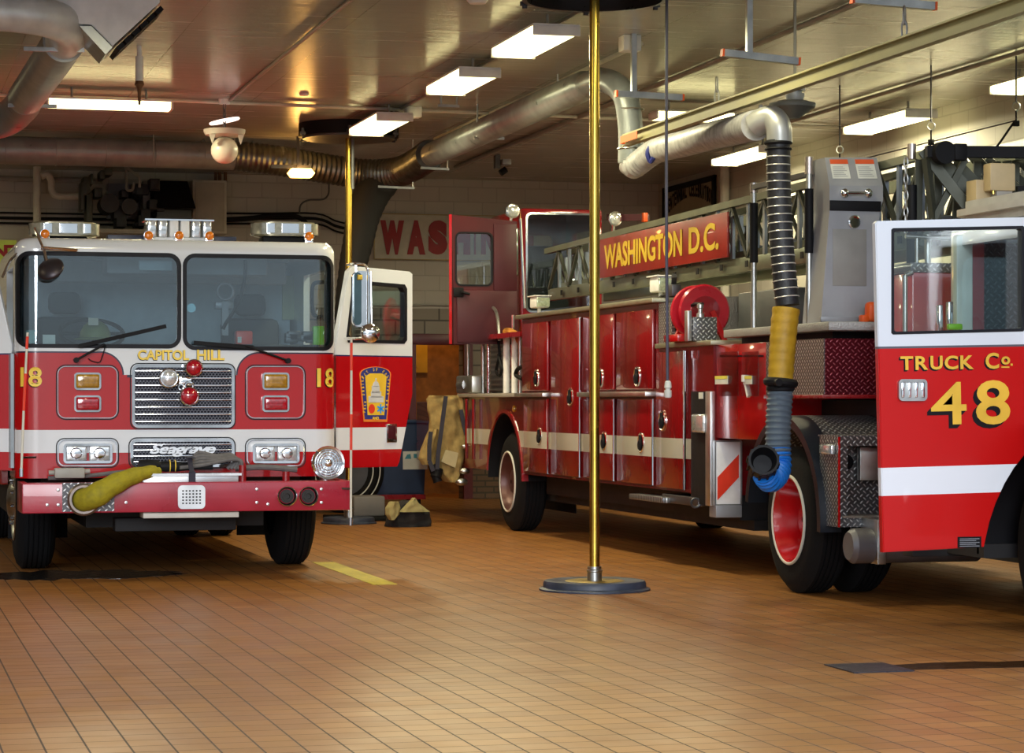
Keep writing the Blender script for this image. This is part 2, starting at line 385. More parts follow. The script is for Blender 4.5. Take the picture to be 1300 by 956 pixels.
# back wall with doorway behind the tiller end of the ladder truck
dA = FY(527, 436, YB); dB = FY(588, 436, YB)
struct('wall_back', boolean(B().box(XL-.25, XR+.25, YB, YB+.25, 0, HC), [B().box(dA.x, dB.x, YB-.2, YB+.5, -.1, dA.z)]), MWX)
struct('trim_1', B().box(XR-.05, XR, 13.5, 27.2, 3.65, 3.78, .01), M['whitepl'])
for nm, (a, b_, z0, z1) in (('window_1', (19.0, 21.9, 2.3, 3.62)), ('window_2', (14.0, 18.5, 2.3, 3.62))):
    f = B(); f.box(XR+.05, XR+.12, a, b_, z0, z0+.05).box(XR+.05, XR+.12, a, b_, z1-.05, z1)
    n = 4
    for k in range(n+1): yy = a+(b_-a)*k/n; f.box(XR+.05, XR+.12, yy-.02, yy+.02, z0, z1)
    w = struct(nm, f, M['dsteel']); g = obj('pane', B().box(XR+.08, XR+.09, a, b_, z0, z1), M['wgrn']); g.parent = w; g.location = Vector(g.location)-w.location
# doorway: maroon frame, amber lit passage beyond
fr = B(); fr.box(dA.x-.10, dB.x+.12, YB-.06, YB+.02, dA.z-.02, dA.z+.13, .01).box(dA.x-.10, dA.x, YB-.06, YB+.02, 0, dA.z).box(dB.x, dB.x+.12, YB-.06, YB+.02, 0, dA.z)
struct('door_1', fr, mat('maroon_frame', (.10, .006, .015), .4))
struct('wall_passage', B().box(dA.x-1.2, dB.x+1.2, YB+1.8, YB+1.9, -.1, 3.2).box(dA.x-1.2, dA.x-1.1, YB+.25, YB+1.8, -.1, 3.2).box(dB.x+1.1, dB.x+1.2, YB+.25, YB+1.8, -.1, 3.2).box(dA.x-1.2, dB.x+1.2, YB+.25, YB+1.9, 3.1, 3.2).box(dA.x-1.2, dB.x+1.2, YB+.25, YB+1.9, -.2, 0), M['wood'])
li = bpy.data.lights.new('passage_lamp', 'POINT'); li.energy = 18; li.color = (1, .62, .25); li.shadow_soft_size = .15; lo = bpy.data.objects.new('passage_lamp', li); C.objects.link(lo); lo.location = (dA.x+.4, YB+.9, 2.8)
o = tag(obj('notice', B().box(dB.x-.33, dB.x-.1, YB+1.74, YB+1.79, 1.72, 2.25).box(dB.x-.30, dB.x-.24, YB+1.72, YB+1.75, 1.8, 2.15), mat('yellow_card', (.75, .45, .03), .5)), 'yellow notice board seen through the maroon doorway behind the ladder truck', 'notice')
# ---------------------------------------------------------------- fluorescent fixtures
TUBE = emis('fluorescent_diffuser', (1, .90, .42), 5.5)
def fixture(cx, cy, L, W, rot, label, z=HC-.20, group=None, en=80):
    """ceiling box with a wrap-around diffuser; long axis along local y"""
    t = thing('fluorescent_light', (cx, cy, z), label, 'ceiling light', group); R = Matrix.Translation((cx, cy, z)) @ Matrix.Rotation(rot, 4, 'Z')
    b = B(R); b.box(-W/2, W/2, -L/2, L/2, .072, .09, .004)
    for s_ in (-1, 1): b.box(-W/2, W/2, s_*L/2-.012, s_*L/2+.012, 0, .072, .004)
    obj('housing', b, M['whitepl'], t)
    b = B(R); w = W/2-.008
    b.prism([(-w, .07), (-w, .025), (-w*.85, .004), (w*.85, .004), (w, .025), (w, .07)], 'y', -L/2+.014, L/2-.014); obj('diffuser', b, TUBE, t)
    for f_ in (-.3, .3): obj('hanger', B(R).cyl((0, L*f_, .09), (0, L*f_, HC-z-.001), .012), M['colR'], t)
    li = bpy.data.lights.new('fluorescent_lamp', 'AREA'); li.shape = 'RECTANGLE'; li.size = W*.8; li.size_y = L*.9; li.energy = en; li.color = (1, .91, .58)
    lo = bpy.data.objects.new('fluorescent_lamp', li); C.objects.link(lo); lo.location = (0, 0, -.02); lo.parent = t; lo.rotation_euler = (0, 0, rot)
    return t
G = 'strip lights over the bay'
def fixpos(px, py, Z=HC-.18): return FZ(px, py, Z)
n_, f_ = fixpos(705, 42), fixpos(653, 71); fixture((n_.x+f_.x)/2, (n_.y+f_.y)/2, 1.30, .37, 0, 'boxed strip light nearest the foreground brass pole collar', group=G)
n_, f_ = fixpos(609, 97), fixpos(566, 117); fixture((n_.x+f_.x)/2, (n_.y+f_.y)/2, 1.30, .37, 0, 'boxed strip light in the centre row, middle one of the three', group=G)
n_, f_ = fixpos(498, 152), fixpos(468, 170); fixture((n_.x+f_.x)/2, (n_.y+f_.y)/2, 1.45, .37, 0, 'boxed strip light behind the far brass pole and dark collar', group=G)
n_, f_ = fixpos(1160, 149), fixpos(1098, 167); fixture((n_.x+f_.x)/2, (n_.y+f_.y)/2, 1.6, .34, 0, 'strip light against the right wall above the hooks', group=G)
n_, f_ = fixpos(965, 193), fixpos(935, 208); fixture((n_.x+f_.x)/2, (n_.y+f_.y)/2, 1.6, .34, 0, 'farthest strip light by the right wall beside the black hose', group=G)
n_ = fixpos(1300, 108); fixture(n_.x+.1, n_.y-.1, 1.3, .34, 0, 'strip light cut by the right edge of the picture', group=G)
n_, f_ = fixpos(58, 136), fixpos(219, 136); fixture((n_.x+f_.x)/2, (n_.y+f_.y)/2, abs(f_.x-n_.x), .26, PI/2, 'crosswise strip light left of the globe lamp, behind the white sprinkler drop', group=G)
n_, f_ = fixpos(828, 150), fixpos(930, 152); fixture((n_.x+f_.x)/2, (n_.y+f_.y)/2, abs(f_.x-n_.x), .26, PI/2, 'crosswise strip light behind the yellow rail beam and duct drop', group=G)
GN = 'added unseen strip lights near the bay door and left bay'
for fx_, fy_ in ((1.6, 14.6), (5.2, 14.9), (9.2, 15.8), (-3.2, 18.0), (-3.2, 24.0), (-.6, 29.6)): fixture(fx_, fy_, 1.3, .34, 0, 'added unseen strip light that brightens the front and left of the bay', group=GN, en=38)  # unseen fixtures, added to brighten the front and left of the bay
# amber lamp
a_ = FY(382, 220, 27.3)
t = thing('amber_lamp', a_, 'small glowing amber lamp under the duct near the back wall', 'lamp')
obj('lens', B().prism([(-.11+a_.x, a_.z-.05), (.11+a_.x, a_.z-.05), (.15+a_.x, a_.z), (.11+a_.x, a_.z+.05), (-.11+a_.x, a_.z+.05), (-.15+a_.x, a_.z)], 'y', a_.y-.06, a_.y+.06), emis('amber_glow', (1, .50, .10), 9), t)
obj('bracket', B().bar((a_.x-.34, a_.y, a_.z+.07), (a_.x+.10, a_.y, a_.z+.07), .04).bar((a_.x-.05, a_.y-.1, a_.z+.05), (a_.x-.05, a_.y-.1, HC), .03), M['dsteel'], t)
li = bpy.data.lights.new('amber_bulb', 'POINT'); li.energy = 9; li.color = (1, .5, .12); li.shadow_soft_size = .1; lo = bpy.data.objects.new('amber_bulb', li); C.objects.link(lo); lo.parent = t; lo.location = (0, -.16, 0)
# ---------------------------------------------------------------- brass poles
def pole(x, y, label, base_r, hole_r, far=False):
    t = thing('fire_pole', (x, y, 0), label, 'fire pole')
    obj('shaft', B().cyl((x, y, .09), (x, y, HC+.6), .036, 24), M['brass'], t)
    obj('ferrule', B().lathe([(0, .052), (.07, .052), (.075, .056), (.085, .056), (.09, .05), (.11, .05)], (x, y, .055), (0, 0, 1), 24), M['steel'], t)
    b = B().lathe([(0, base_r), (.012, base_r), (.022, base_r*.93), (.05, base_r*.925), (.066, base_r*.9), (.07, base_r*.84), (.062, base_r*.78), (.062, .05)], (x, y, .001), (0, 0, 1), 56)
    obj('base_mat', b, mat('worn_blue_black_rubber', (.035, .045, .075), .45, 0, 0, .4, 9), t)
    if not far: obj('brass_ring', B().lathe([(0, .21), (.004, .20), (.004, .07), (0, .06)], (x, y, .064), (0, 0, 1), 40), mat('worn_brass_ring', (.25, .17, .04), .5, .6, 0, .4, 12), t)
    H = HC-.17 if not far else HC-.14
    h = hole_r
    b = B().lathe([(0, h), (0, h*.93), (.16 if not far else .13, h*.93)], (x, y, H), (0, 0, 1), 56, caps=False); b.lathe([(0, h), (.17 if not far else .139, h)], (x, y, H), (0, 0, 1), 56, caps=False)
    obj('collar', b, M['black'] if far else mat('dark_collar', (.035, .03, .03), .3, .5), t)
    b = B().lathe([(0, .02), (.0, h*.55), (-.012, h*.92), (.02, h*.92), (.03, .02)], (x, y, HC-.06 if not far else HC-.15), (0, 0, 1), 48); obj('trap_cover', b, mat('brushed_cover', (.16, .15, .15), .35, .9, 0, .5, 8) if not far else M['graydk'], t)
    for k in range(6):
        a = math.radians(20+k*60); c_ = Vector((x+math.cos(a)*(h+.03), y+math.sin(a)*(h+.03), H+.03))
        q = B(); q.cyl(c_-Vector((0, 0, .05)), c_+Vector((0, 0, .04)), .018).box(c_.x-.03, c_.x+.03, c_.y-.02, c_.y+.02, c_.z-.03, c_.z); obj('latch', q, M['dsteel'], t)
    return t
pole(4.91, 16.4, 'polished brass fire pole in the foreground between the two trucks', .39, .51)
pf = pole(4.99, 25.9, 'distant brass fire pole beside the engine door with dark ceiling collar', .30, .54, True)
b = B()
b.tube([FY(427, 122, 25.8), FY(427, 140, 25.8), FY(431, 134, 25.8), FY(440, 131, 25.8), FY(446, 138, 25.8), FY(447.5, 170, 25.8), FY(447.5, 240, 25.8)], .02, 8, sm=5); obj('cable', b, M['graydk'], pf)
# ---------------------------------------------------------------- ducts
def rib(r, amp, n=2): return lambda t, i: r+(amp if i % n == 0 else -amp*.3)
t = thing('cross_duct', (2, 27.6, 4.1), 'long round metal duct running across the ceiling above the engine', 'duct')
b = B(); b.tube([(-1.5, 27.6, 4.10), (3.4, 27.6, 4.10), (4.55, 27.6, 4.07)], .155, 28, sm=4)
for k in range(11): b.torus((-1.3+k*.55, 27.6, 4.10 if k < 9 else 4.115), (1, 0, 0), .157, .006, 28, 6)
obj('pipe', b, M['duct'], t)
b = B(); b.tube([(4.0, 27.58, 4.10), (4.5, 27.6, 4.06), (5.0, 27.7, 4.0), (5.5, 27.75, 3.95), (5.85, 27.5, 3.95), (5.98, 27.1, 4.0), (6.0, 26.4, 4.05)], rib(.165, .010), 24, sm=6, step=.03); obj('flexible_bend', b, mat('foil_flex', (.17, .18, .19), .38, .9, 0, .3, 10), t)
for px in (195, 298): p = FY(px, 170, 27.42); obj('strap', B().cyl((p.x, 27.43, 4.0), (p.x, 27.43, HC), .006, 6), M['colR'], t)
t = thing('lengthwise_duct', (5.9, 23, 4.0), 'round ribbed duct running from the back of the bay to the vertical drop', 'duct')
b = B(); b.tube([(6.02, 26.7, 4.05), (6.0, 24, 4.05), (5.98, 20.4, 4.05), (6.0, 19.75, 4.03), (6.08, 19.45, 3.88), (6.12, 19.4, 3.6), (6.12, 19.4, 3.3)], lambda t_, i: .125+(.007 if i % 2 == 0 else -.003) if i < 240 else .105, 24, sm=6, step=.027); obj('pipe', b, M['duct'], t)
for zz in (3.75, 3.42): obj('clamp', B().torus((6.12, 19.4, zz), (0, 0, 1), .108, .008, 28, 6), M['steel'], t)
def strut(name, px0, py0, px1, py1, Y, label, drops=(), th=.042, caps=False, group=None):
    a = FY(px0, py0, Y); c = FY(px1, py1, Y); t = thing(name, (a+c)/2, label, 'bracket', group)
    obj('channel', B().bar(a, c, th), M['steel'], t)
    if caps:
        for q, s_ in ((a, 1), (c, -1)): d = (c-a).normalized()*s_; obj('end_cap', B().bar(q-d*.012, q+d*.004, th*1.05), M['orange'], t)
    for px in drops:
        p = FY(px, (py0+py1)/2, Y); obj('hanger_rod', B().cyl((p.x, Y, p.z), (p.x, Y, HC), .010 if th < .04 else .0, 8) if th < .04 else B().bar((p.x, Y, p.z), (p.x, Y, HC), .042, .042, (0, 1, 0)), M['steel'], t)
    return t
GS = 'slim trapeze bars under the lengthwise duct'
strut('trapeze_hanger', 556, 134, 583, 135, 22.9, 'short slim bar under the ribbed duct, left of the foreground pole', (560, 580), .025, group=GS)
strut('trapeze_hanger', 602, 175, 640, 176, 23.8, 'slim bar holding the ribbed duct, just below the middle strip light', (606,), .025, group=GS)
strut('trapeze_hanger', 534, 213, 570, 215, 26.2, 'slim bar below the duct bend right of the far pole', (568,), .025, group=GS)
strut('trapeze_hanger', 480, 237, 526, 239, 27.2, 'lowest slim bar, by the dark exhaust drop', (524,), .025, group=GS)
strut('trapeze_hanger', 680, 131, 710, 133, 21.4, 'slim bar under the duct just behind the foreground pole', (708,), .025, group=GS)
GT = 'orange-capped strut bars hanging from the ceiling'
strut('strut_bar', 783, 119, 866, 124, 18.9, 'grey orange-capped strut bar in front of the vertical duct drop', (804.5,), .05, True, GT)
s2 = strut('strut_bar', 918, 67, 1013, 78, 16.3, 'grey orange-capped strut bar above the hose trolley', (951,), .05, True, GT)
s3 = strut('strut_bar', 1083, -1, 1186, 8, 14.3, 'grey orange-capped strut bar at the top edge holding the rail chain', (1120,), .05, True, GT)
p = FY(804.5, 55, 18.9); tag(obj('junction_box', B().box(p.x-.075, p.x+.075, 18.93, 19.08, HC-.13, HC-.001, .006), M['whitepl']), 'white junction box on the ceiling beside the duct elbow', 'box')
# near left elbow duct
t = thing('elbow_duct', (1.0, 17.4, 4.0), 'large shiny elbow duct entering from the upper left corner', 'duct')
b = B(); b.tube([(-.9, 17.3, 4.03), (.6, 17.3, 4.03), (1.05, 17.32, 4.02), (1.30, 17.5, 4.0), (1.38, 17.85, 3.97), (1.36, 18.2, 3.95)], .135, 32, sm=6)
for q in ((.55, 17.3, 4.03),): b.torus(q, (1, 0, 0), .138, .006, 32, 6)
obj('elbow', b, mat('bright_galvanised', (.70, .74, .76), .4, .25, 0, .2, 5), t)
b = B(); b.tube([(1.37, 18.1, 3.95), (1.34, 19.2, 3.93), (1.28, 21.2, 3.9)], rib(.135, .016, 2), 28, sm=6, step=.05); obj('flexible_section', b, mat('dull_galvanised', (.45, .46, .45), .35, .5), t)
b = B(); b.tube([(1.28, 21.1, 3.9), (1.26, 21.6, 3.87), (1.10, 21.9, 3.78), (.6, 22.0, 3.72), (-.5, 22.0, 3.7)], .15, 28, sm=6); obj('far_elbow', b, M['duct'], t)
strut('trapeze_hanger', 30, 62, 107, 64, 17.9, 'bright slim bar under the near ribbed duct at upper left', (), .03)
strut('trapeze_hanger', 10, 134, 72, 135, 21.0, 'bright slim bar under the far end of the upper left duct', (), .03)
# dark exhaust drop behind the engine
t = thing('exhaust_drop', (4.6, 27.2, 2.0), 'dark sagging exhaust hose dropping behind the engine and the far pole', 'hose')
b = B(); b.tube([FY(484, 228, 27.75), FY(472, 246, 27.7), FY(461, 275, 27.6), FY(454, 310, 27.5), FY(447, 345, 27.4), FY(442, 400, 27.3), FY(440, 520, 27.3)], lambda q, i: .22-.07*min(1, q*2.2)+(.006 if i % 2 else 0), 20, sm=6, step=.05); obj('hose', b, M['grime'], t)
# unit heater, top left
Yh = 17.45; pts = [(52, -14), (62, 6), (98, 30), (116, 31), (143, 58), (203, 3), (203, -14)]
ol = [(FY(a_, b__, Yh).x, FY(a_, b__, Yh).z) for a_, b__ in pts]
t = thing('unit_heater', (1.9, Yh, 4.0), 'white unit heater with black louvres hung at the upper left', 'heater')
obj('casing', B().prism(ol, 'y', Yh, Yh+.55, .006), M['whitepl'], t)
pa, pb = FY(146, 61, Yh), FY(205, 6, Yh); d = (pb-pa); nrm = Vector((d.z, 0, -d.x)).normalized()
for k in range(6):
    q = pa+d*((k+.12)/6); r_ = pa+d*((k+.88)/6); b = B(); V = [q, r_, r_+Vector((0, .5, 0)), q+Vector((0, .5, 0))]; V2 = [v_+nrm*.035+Vector((0, .0, 0)) for v_ in V]
    b._add(V+V2, [(0, 1, 2, 3), (4, 5, 6, 7), (0, 1, 5, 4), (1, 2, 6, 5), (2, 3, 7, 6), (3, 0, 4, 7)]); b.fix(); obj('louvre', b, M['black'], t)
pa, pb = FY(101, 33, Yh-.01), FY(116, 33, Yh-.01); pc, pd = FY(143, 60, Yh-.01), FY(134, 69, Yh-.01)
b = B(); b._add([pa, pb, pc, pd]+[v_+Vector((0, .5, 0)) for v_ in (pa, pb, pc, pd)], [(0, 1, 2, 3), (4, 5, 6, 7), (0, 1, 5, 4), (1, 2, 6, 5), (2, 3, 7, 6), (3, 0, 4, 7)]); b.fix(); obj('side_grille', b, M['steel'], t)
# ---------------------------------------------------------------- pipes on the ceiling
def pipe(name, pts, r, label, m=None, cat='pipe', sm=0): 
    return tag(obj(name, B().tube(pts, r, 10, sm=sm), m or M['pipe']), label, cat)
cA_ = fixpos(205, 129, HC-.03)
pipe('ceiling_conduit', [(XL, 24.0, HC-.03), (cA_.x, 24.0, HC-.03), (XR, 24.6, HC-.03)], .018, 'pale conduit crossing the whole ceiling behind the globe lamp', M['offw'], 'conduit')
pipe('ceiling_conduit', [(3.42, 23.9, HC-.025), (3.42, 12, HC-.025)], .018, 'dark conduit running front to back above the engine', M['colR'], 'conduit')
pipe('ceiling_conduit', [(6.15, 26.8, HC-.03), (6.15, 19.2, HC-.03)], .020, 'pale conduit beside the lengthwise ribbed duct', M['offw'], 'conduit')
pipe('ceiling_conduit', [(5.2, 25, HC-.02), (5.2, 12, HC-.02)], .015, 'conduit joining the centre row of strip lights', M['colR'], 'conduit')
pipe('ceiling_conduit', [(9.4, 30, HC-.03), (9.4, 14, HC-.03)], .020, 'conduit along the right-hand strip lights', M['colR'], 'conduit')
pipe('ceiling_conduit', [(7.15, 30, HC-.03), (7.05, 12, HC-.03)], .025, 'dark conduit right of the yellow rail beam', M['colR'], 'conduit')
s_ = fixpos(177, 40, HC); s_.y = 20.6; zt = FY(177, 103, s_.y).z; zz = FY(177, 73, s_.y).z; xx = FY(177, 100, s_.y).x
t = thing('sprinkler_drop', (xx, s_.y, HC-.6), 'white sprinkler drop pipe with rusty tip near the white heater', 'pipe')
obj('pipe', B().cyl((xx, s_.y, HC), (xx, s_.y, zz), .022).cyl((xx, s_.y, zz+.01), (xx, s_.y, zt), .034), M['whitepl'], t)
zb = FY(177, 133, s_.y).z; obj('nozzle', B().lathe([(0, .034), (.03, .04), (.06, .018), (zt-zb, .010)], (xx, s_.y, zt), (0, 0, -1), 14), M['rust'], t)
tag(obj('smoke_detector', B().lathe([(0, .075), (.025, .08), (.05, .06)], FZ(606, -4, HC-.002), (0, 0, -1), 24), M['whitepl']), 'small round white detector on the ceiling at the top edge', 'detector')
p = fixpos(362, 121, HC-.002); tag(obj('ceiling_disc', B().lathe([(0, .05), (.02, .04)], fixpos(386, 119, HC-.002), (0, 0, -1), 20), M['whitepl']), 'tiny round disc on the ceiling between globe lamp and far pole', 'ceiling fitting')
p = fixpos(516, 140, HC); tag(obj('junction_box', B().box(p.x-.08, p.x+.08, 24.1, 24.25, HC-.11, HC-.001, .006), M['whitepl']), 'white junction box on the ceiling above the far strip light', 'box')
# ---------------------------------------------------------------- globe lamps
def globe(px, py, Y, label, ring=True, k=1.0):
    p = FY(px, py, Y); t = thing('globe_lamp', p, label, 'lamp')
    obj('globe', B().sphere(p, .135*k), M['globe'], t)
    obj('tray', B().lathe([(0, .12), (.02, .19), (.05, .205), (.075, .205), (.075, .17)], (p.x, p.y, p.z+.13*k), (0, 0, 1), 36), M['offw'], t)
    for s_ in (-1, 1): obj('clip', B().prism([(p.x+s_*.11, p.z+.14), (p.x+s_*.17, p.z+.14), (p.x+s_*.14, p.z+.05)], 'y', p.y-.17, p.y-.13), M['offw'], t)
    if ring:
        R = Matrix.Translation((p.x, p.y, p.z+.29)) @ Matrix.Rotation(math.radians(-12), 4, 'Y'); obj('circular_tube', B(R).torus((0, 0, 0), (0, 0, 1), .14, .013, 36, 10), emis('pale_tube', (1, .82, .72), 2.0), t)
        b = B(); b.lathe([(0, .06), (.05, .055)], (p.x, p.y, HC-.002), (0, 0, -1), 20); obj('canopy', b, M['whitepl'], t)
        obj('chain', chain(B(), (p.x, p.y, HC-.05), (p.x, p.y, p.z+.2), .02, .005), M['dsteel'], t)
    else: obj('stem', B().cyl((p.x, p.y, p.z+.2), (p.x, p.y, HC), .012, 8), M['offw'], t)
globe(285, 191, 24.0, 'round opal globe lamp hanging on a chain above the engine')
globe(810, 197, 24.0, 'round opal globe lamp half hidden behind the duct drop', False, .95)
p = FY(640, 208, 31.8)
t = thing('wall_camera', p, 'small dark security camera hanging on the ceiling near the back wall', 'camera')
p = FY(638, 208, 28.6); t.location = p
obj('mount', B().box(p.x-.10, p.x-.04, p.y-.05, p.y+.05, p.z-.06, p.z+.10).box(p.x-.06, p.x-.04, p.y-.02, p.y+.02, p.z, HC), M['graydk'], t)
obj('body', B().box(p.x-.03, p.x+.08, p.y-.12, p.y+.08, p.z-.02, p.z+.05, .01), M['gray'], t); obj('lens', B().cyl((p.x-.04, p.y-.05, p.z-.12), (p.x+.03, p.y-.05, p.z-.07), .04), M['black'], t)
# ---------------------------------------------------------------- rail, trolley and hanging exhaust hose
XB = 5.78
t = thing('rail_beam', (XB, 15, 3.36), 'olive yellow exhaust rail beam running overhead to the top right', 'rail')
b = B(); z0, z1 = 3.335, 3.43
b.prism([(-.028, z0), (.028, z0), (.028, z0+.012), (.006, z0+.016), (.006, z1-.016), (.028, z1-.012), (.028, z1), (-.028, z1), (-.028, z1-.012), (-.006, z1-.016), (-.006, z0+.016), (-.028, z0+.012)], 'y', 11.4, 18.45)
for v in b.bm.verts: v.co.x += XB
obj('beam', b, mat('olive_rail_paint', (.27, .25, .11), .45, .2), t)
obj('orange_tag', B().box(XB-.05, XB-.046, 18.0, 18.43, z0+.02, z1-.02).box(XB-.04, XB+.04, 18.45, 18.455, z0+.02, z1-.02), M['orange'], t)
pc = FX(1148, 58, XB); obj('hanger_chain', chain(B(), (XB, pc.y, z1), (XB, pc.y, FY(1148, 10, pc.y).z), .022, .006), M['steel'], t)
pc = FX(970, 100, XB); obj('hanger_chain', chain(B(), (XB, 16.3, z1), (XB, 16.3, 3.60), .022, .006), M['steel'], t)
# trolley block and elbow
ph = FY(985, 160, 15.3); hx = ph.x
t = thing('exhaust_hose', (hx, 15.3, 3.2), 'hanging exhaust extraction hose, black above, yellow sleeve, blue nozzle end', 'hose')
obj('hook_block', B().box(FY(958, 0, 15.6).x, FY(976, 0, 15.6).x, 15.55, 15.68, FY(0, 127, 15.6).z, FY(0, 110, 15.6).z, .01).bar((FY(967, 0, 15.6).x, 15.62, FY(0, 112, 15.6).z), (FY(967, 0, 15.6).x, 15.62, z0), .02), M['whitepl'], t)
zE = FY(985, 150, 15.3).z
b = B(); b.tube([FY(958, 160, 15.45), FY(968, 153, 15.4), FY(980, 150, 15.35), FY(988, 160, 15.3), FY(990, 182, 15.3)], .085, 24, sm=6); obj('metal_elbow', b, mat('dull_galvanised', (.45, .46, .45), .35, .5), t)
b = B(); P0 = Vector((6.12, 19.4, 3.34))
b.tube([P0, Vector((6.13, 19.35, 3.27)), FY(832, 192, 19.0), FY(870, 182, 18.2), FY(905, 172, 17.2), FY(935, 165, 16.3), FY(960, 159, 15.5)], lambda q, i: .098+(.006 if i % 2 else -.004), 22, sm=7, step=.02); obj('flexible_link', b, mat('grey_flex_foil', (.42, .42, .42), .45, .2, 0, .3, 14), t)
b = B(); b.tube([FY(826, 185, 18.9), FY(822, 195, 18.9), FY(826, 205, 18.9), FY(830, 200, 18.85)], .02, 8, sm=5); obj('black_strap', b, M['navy'], t)
# black wire-wound hose
top = FY(988, 178, 15.3); bot = FY(1000, 388, 15.25)
b = B(); b.tube([top, FY(989, 250, 15.3), FY(994, 330, 15.28), bot], lambda q, i: .080, 24, sm=5, step=.06); obj('black_section', b, mat('black_hose_fabric', (.010, .010, .014), .5, 0, 0, .5, 30, .3, 50), t)
L = resample(smooth_path([top, FY(989, 250, 15.3), FY(994, 330, 15.28), bot], 8), .056)
b = B()
for i in range(1, len(L)-1): b.torus(L[i], L[i+1]-L[i-1], .081, .0042, 28, 6)
obj('wire_winding', b, mat('wire_winding', (.6, .6, .58), .35, .4), t)
obj('top_clamp', B().torus(top+Vector((0, 0, -.02)), (0, 0, 1), .084, .012, 28, 8).torus(top+Vector((0, 0, -.06)), (0, 0, 1), .084, .008, 28, 8), M['black'], t)
ys = FY(998, 392, 15.25); ye = FY(991, 482, 15.22)
b = B(); b.tube([ys, FY(995, 420, 15.24), FY(992.5, 455, 15.23), ye], lambda q, i: .092-.008*q+(.003*math.sin(i*1.9)), 24, sm=6, step=.02); obj('yellow_sleeve', b, M['yvinyl'], t)
obj('collar', B().torus(ye+Vector((0, 0, -.02)), (.1, 0, 1), .088, .03, 30, 10).torus(ye+Vector((0, 0, -.06)), (0, 0, 1), .075, .02, 30, 10).cyl(ye+Vector((-.06, -.09, -.02)), ye+Vector((-.06, -.13, -.02)), .025), M['black'], t)
b = B(); P1 = [ye+Vector((0, 0, -.07)), FY(988, 540, 15.2), FY(988, 578, 15.2)]; b.tube(P1, lambda q, i: .083+(.006 if i % 3 == 0 else -.002), 24, sm=5, step=.012); obj('ribbed_section', b, M['ghose'], t)
b = B(); b.tube([FY(988, 570, 15.2), FY(989, 590, 15.18), FY(985, 603, 15.12), FY(977, 609, 15.05), FY(970, 600, 14.98)], lambda q, i: .080+(.006 if i % 3 == 0 else -.003), 24, sm=7, step=.012); obj('blue_bend', b, M['bhose'], t)
nz = FY(968, 589, 14.95); dr = Vector((-.25, -.9, .28)).normalized()
b = B().lathe([(-.06, .085), (0, .098), (.02, .102), (.05, .098), (.10, .100), (.10, .085), (.0, .06)], nz, dr, 28, caps=False); b.lathe([(0, .09), (.005, .001)], nz, dr, 28); obj('nozzle', b, mat('nozzle_rubber', (.006, .006, .008), .5, spec=.25), t)
b = B()
for k in range(12):
    a = 2*PI*k/12; u = dr.orthogonal().normalized(); w = dr.cross(u); c_ = nz+(u*math.cos(a)+w*math.sin(a))*.10; b.bar(c_-dr*.03, c_+dr*.095, .014)
obj('nozzle_rib', b, M['black'], t)
# reel hanging beyond the trolley
p = FY(1006, 133, 16.6)
t = thing('warning_light', p, 'saucer shaped ceiling fitting right of the hose elbow', 'ceiling fitting')
obj('bowl', B().lathe([(-.10, .05), (-.09, .06), (-.02, .165), (0, .17), (.01, .165), (.03, .09)], p, (0, 0, 1), 36), M['graydk'], t)
obj('cap', B().lathe([(.03, .06), (.06, .07), (.08, .07), (.08, .05), (.10, .05), (.10, .075), (.13, .075)], p+Vector((.02, 0, 0)), (0, 0, 1), 28), M['gray'], t)
obj('stem', B().cyl(p+Vector((.02, 0, .1)), (p.x+.02, p.y, HC), .012, 8), M['colR'], t)
# drop cord
p = FY(848, 505, 16.2)
t = thing('power_drop', (p.x, p.y, p.z), 'hanging power cord with pale connector in front of the ladder truck', 'cord')
q = FY(846.5, 0, 16.2)
obj('cable', B().tube([(q.x, 16.2, HC), q, FY(846, 250, 16.2), FY(847.5, 490, 16.2)], .011, 10, sm=6), mat('blue_grey_cable', (.05, .05, .085), .5), t)
obj('connector', B().lathe([(0, .012), (.01, .022), (.05, .026), (.055, .018), (.065, .018), (.068, .026), (.11, .026), (.12, .02)], p+Vector((0, 0, .12)), (0, 0, -1), 16), M['paper'], t)
obj('reel_box', B().box(q.x-.08, q.x+.08, 16.12, 16.28, HC-.1, HC-.001, .01), M['whitepl'], t)
# ---------------------------------------------------------------- back wall, left: pipes and machines
Yp = 31.55
pipe('wall_pipe', [FY(47, 180, 31.6)*1, (FY(47, 180, 31.6).x, 31.6, 0)], .05, 'tall pale vertical pipe on the back wall at far left', M['offw'])
pipe('wall_pipe', [(XL, 31.8, FY(0, 225, 31.8).z), (FY(130, 0, 31.8).x, 31.8, FY(0, 227, 31.8).z)], .035, 'horizontal grey pipe high on the back wall at far left', M['pipe'])
pipe('wall_pipe', [FY(52, 224, Yp), FY(60, 222, Yp), FY(65, 230, Yp), FY(66, 242, Yp), FY(74, 249, Yp), FY(100, 249, Yp), FY(125, 247, Yp), FY(133, 240, Yp)], .045, 'pale pipe bent in a U beside the black compressor', M['offw'], sm=5)
for py, Yq, r_, l_ in ((271, 31.93, .012, 'upper thin dark cable run along the back wall above the engine'), (277.5, 31.92, .02, 'middle cable run along the back wall above the engine'), (284, 31.93, .014, 'lower thin cable run along the back wall above the engine')):
    pipe('wall_cable', [(XL, Yq, FY(0, py, Yq).z)]+[FY(x_, py+dy, Yq) for x_, dy in ((60, 0), (200, 0), (330, 0), (400, 0), (425, 9), (440, 13))], r_, l_, M['black'], 'cable', sm=4)
pipe('wall_cable', [FY(287, 279, 31.8), FY(320, 277, 31.8), (FY(345, 274, 31.8)), FY(370, 274, 31.8), FY(384, 279, 31.8), FY(389, 290, 31.8), FY(389, 330, 31.8)], .035, 'thick black cable looping over the right roof beacon', M['black'], 'cable', sm=6)
